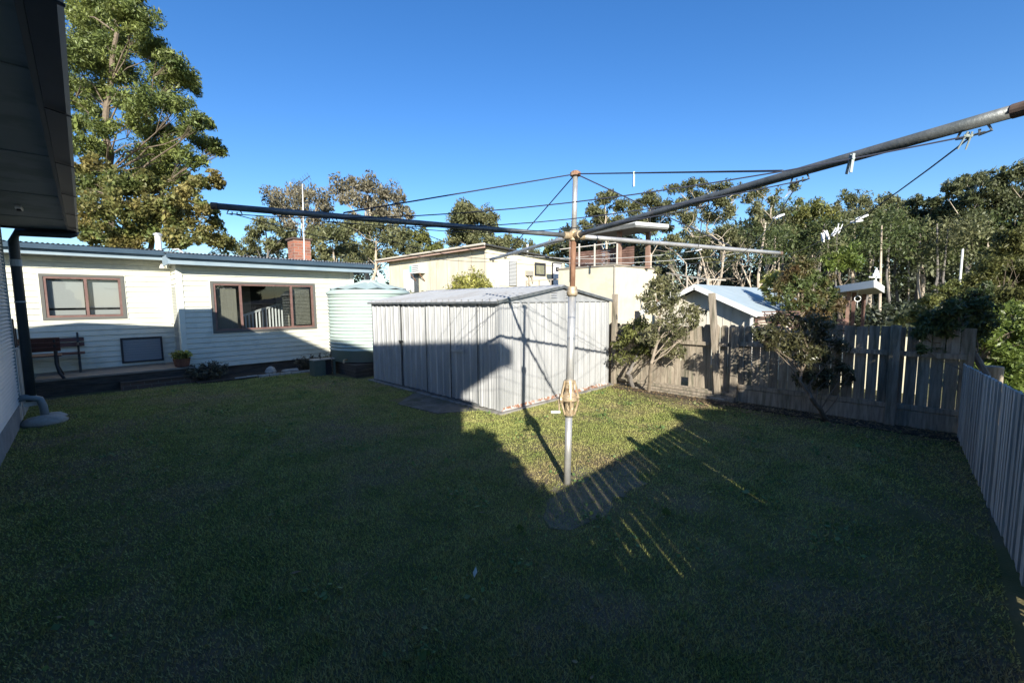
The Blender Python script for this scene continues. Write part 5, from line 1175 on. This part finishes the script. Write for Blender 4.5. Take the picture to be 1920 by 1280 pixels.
smalltree('rusty_leafed_tree', 'rust and green leafed small tree behind the back fence', [base, at(1502, 600, 12), at(1505, 540, 12), at(1508, 500, 12)],
  b8(((1500, 492, 12), (1515, 495, 12), (1490, 510, 16), (1520, 515, 18), (1480, 530, 18), (1505, 535, 20), (1535, 530, 16), (1460, 540, 14), (1475, 555, 18), (1500, 560, 20), (1530, 558, 20), (1555, 550, 14), (1450, 560, 12), (1480, 580, 18), (1515, 582, 20), (1550, 580, 18), (1570, 570, 12), (1540, 545, 14)), 12), .11, lf_rust, bark_b, 44, tr=.07, dens=.8, sub=9)
base = at(1455, 640, 13); base[2] = 0
smalltree('yellowing_shrub', 'yellow-green shrub between the outbuilding roof and the rusty tree', [base, at(1455, 590, 13), at(1450, 540, 13)], b8(((1445, 528, 12), (1460, 522, 12), (1435, 545, 10), (1470, 540, 12)), 13), .10, lf_yel, bark_b, 45, tr=.04, dens=.7, cat='shrub')
base = at(1580, 640, 16); base[2] = 0
smalltree('mid_green_tree', 'fresh green small tree between rusty tree and pavilion', [base, at(1575, 580, 20), at(1575, 500, 20)], b8(((1565, 480, 16), (1590, 478, 16), (1575, 500, 16), (1600, 495, 14), (1555, 500, 12), (1560, 570, 14), (1575, 590, 12)), 20), .15, lf_lime, bark_b, 46, tr=.08, dens=.9)
# hedge / bushes at the right behind the fence
for i, (lab, bx, D, lm, pts_, lfz) in enumerate((
  ('dark feathery bush overhanging the back fence corner', 1800, 6.1, lf_dark, ((1750, 600, 16), (1775, 585, 20), (1800, 575, 20), (1735, 625, 14), (1765, 615, 20), (1795, 605, 22), (1750, 645, 14), (1780, 640, 20), (1730, 655, 9), (1805, 650, 18), (1820, 590, 20), (1725, 605, 9), (1765, 665, 10), (1830, 620, 20), (1840, 580, 20), (1830, 550, 16)), .055),
  ('sunlit lime-green bush beside the round post', 1850, 8.6, lf_lime, ((1830, 640, 20), (1850, 620, 22), (1880, 630, 22), (1905, 620, 24), (1845, 660, 18), (1880, 665, 20), (1910, 660, 24), (1900, 700, 24), (1925, 690, 24), (1935, 640, 24), (1880, 690, 16), (1860, 600, 20), (1905, 590, 24), (1935, 600, 24), (1820, 680, 14), (1840, 700, 16), (1870, 715, 18), (1900, 730, 20), (1930, 730, 22), (1960, 700, 26), (1960, 640, 26), (1815, 615, 16)), .075),
  ('tall olive bamboo-like thicket above the lime-green bush', 1880, 11.5, lf_thick, ((1860, 500, 20), (1880, 470, 22), (1905, 460, 24), (1930, 455, 24), (1850, 530, 22), (1880, 520, 26), (1910, 510, 26), (1940, 500, 26), (1860, 560, 24), (1890, 560, 26), (1925, 550, 26), (1840, 555, 18), (1880, 445, 14), (1910, 435, 16)), .085),
  ('dark green bush between thicket and forest edge', 1800, 14.5, lf_mid, ((1770, 550, 18), (1800, 540, 20), (1825, 525, 18), (1790, 570, 20), (1825, 560, 20), (1745, 570, 16), (1720, 590, 16), (1700, 600, 14)), .11))):
    base = at(bx, 640, D); base[2] = 0
    if i == 0: base = V(7.6, -.9, 0)
    pp = [(a, b, c, D+random.Random(i*50+k).uniform(-.5, .5)) for k, (a, b, c) in enumerate(pts_)]
    tree('boundary_bush', lab, base, pp, lfz, lm, bark_b, 110+i, cat='bush', tr=.05, dens=.95, sub=11, flat=.9, droop=.3, aspect=.36, trunk=[base, at(bx, 620, D), at(bx, 560 if i != 1 else 600, D)], group='bushes beyond the right fence', up=.5)

r = np.random.default_rng(410); vn = thing('slit_breaker', (2.2, -.75, 0), 'unseen added creeper growing along the outside of the boundary fence', 'leafage')  # unseen leaves added to interrupt the sun slits through the palings
m = MB()
for k in range(9): x_ = .7+.36*k; m.tube([(x_, -.72, 0), (x_+r.normal(0, .1), -.74, .5), (x_+r.normal(0, .15), -.72, 1.25)], [.012, .01, .004], 5)
m.obj('stem', bark_b, vn)
P = np.stack([r.uniform(.5, 4.0, 2600), -.74+r.normal(0, .06, 2600), 1.38*r.random(2600)**.9], 1); P = P[vnoise(P[:, 0], P[:, 2], 3.6, 40) > .62]
quads('foliage', leafset(P, .11, r, .6), lf_dark, vn)
# shade trees off to the right behind the fence: they keep the back fence and that side of the lawn in shade
for i, (s1, s2, rad, z_, y_) in enumerate(((3.62, 2.0, .34, 0, -3.2), (3.65, 1.4, .36, 0, -3.2), (4.1, 2.1, .42, 0, -3.0), (4.6, 2.1, .42, 0, -3.2), (4.1, 1.4, .5, 0, -3.0), (4.8, 1.3, .6, 0, -3.0), (5.55, 3.7, .65, 0, -3.6), (5.5, 2.7, .7, 0, -3.3), (6.3, 3.6, .8, 0, -3.4), (7.0, 3.3, .75, 0, -3.0), (7.6, 3.0, .6, 0, -3.0), (5.5, 1.8, .8, 0, -3.0), (6.6, 2.3, .9, 0, -3.0))):
    c = s2xyz(s1, s2, y=y_); r = np.random.default_rng(200+i); t = thing('shade_tree', (c[0], c[1], 0), 'dense evergreen in the neighbouring yard shading the fence, outside the view', 'tree', 'shade trees in the right-hand yard')
    m = MB(); m.tube([(c[0], c[1], 0), (c[0]+.1, c[1], c[2])], [.12, .05], 8); m.obj('trunk', bark_b, t)
    P = [leafcloud(c+V(*(r.normal(0, rad*.4, 3))), rad*.6, rad*.5, 260 if s1 > 4.9 else 700, r) for k in range(9)]
    quads('crown', leafset(np.concatenate(P), .16, r, .5), lf_dark, t)
c = s2xyz(.42, 1.75, y=-1.4); r = np.random.default_rng(300); t = thing('shadow_foliage', (c[0], c[1], 0), 'unseen block of leaves added behind the photographer to close the shadow on the lawn', 'shrub')  # foliage added out of view, filled where the lawn shadow has to close
m = MB(); m.tube([(c[0], c[1], 0), (c[0], c[1], c[2])], .04, 6); m.obj('stem', bark_b, t)
P = [leafcloud(s2xyz(a, b, y=-1.4), .3, .3, 1100, r) for a, b in ((.22, 1.98), (.1, 1.9), (.22, 1.6), (.42, 1.62), (.6, 1.3), (.05, 1.6), (.2, 1.2), (0, 1.2), (.45, 1.0), (.7, .9), (0, .8), (.3, .7), (.6, .5), (0, .4), (.3, .2), (.7, .1), (0, 0), (.4, -.2))]
quads('foliage', leafset(np.concatenate(P), .09, r, .5), lf_dark, t)
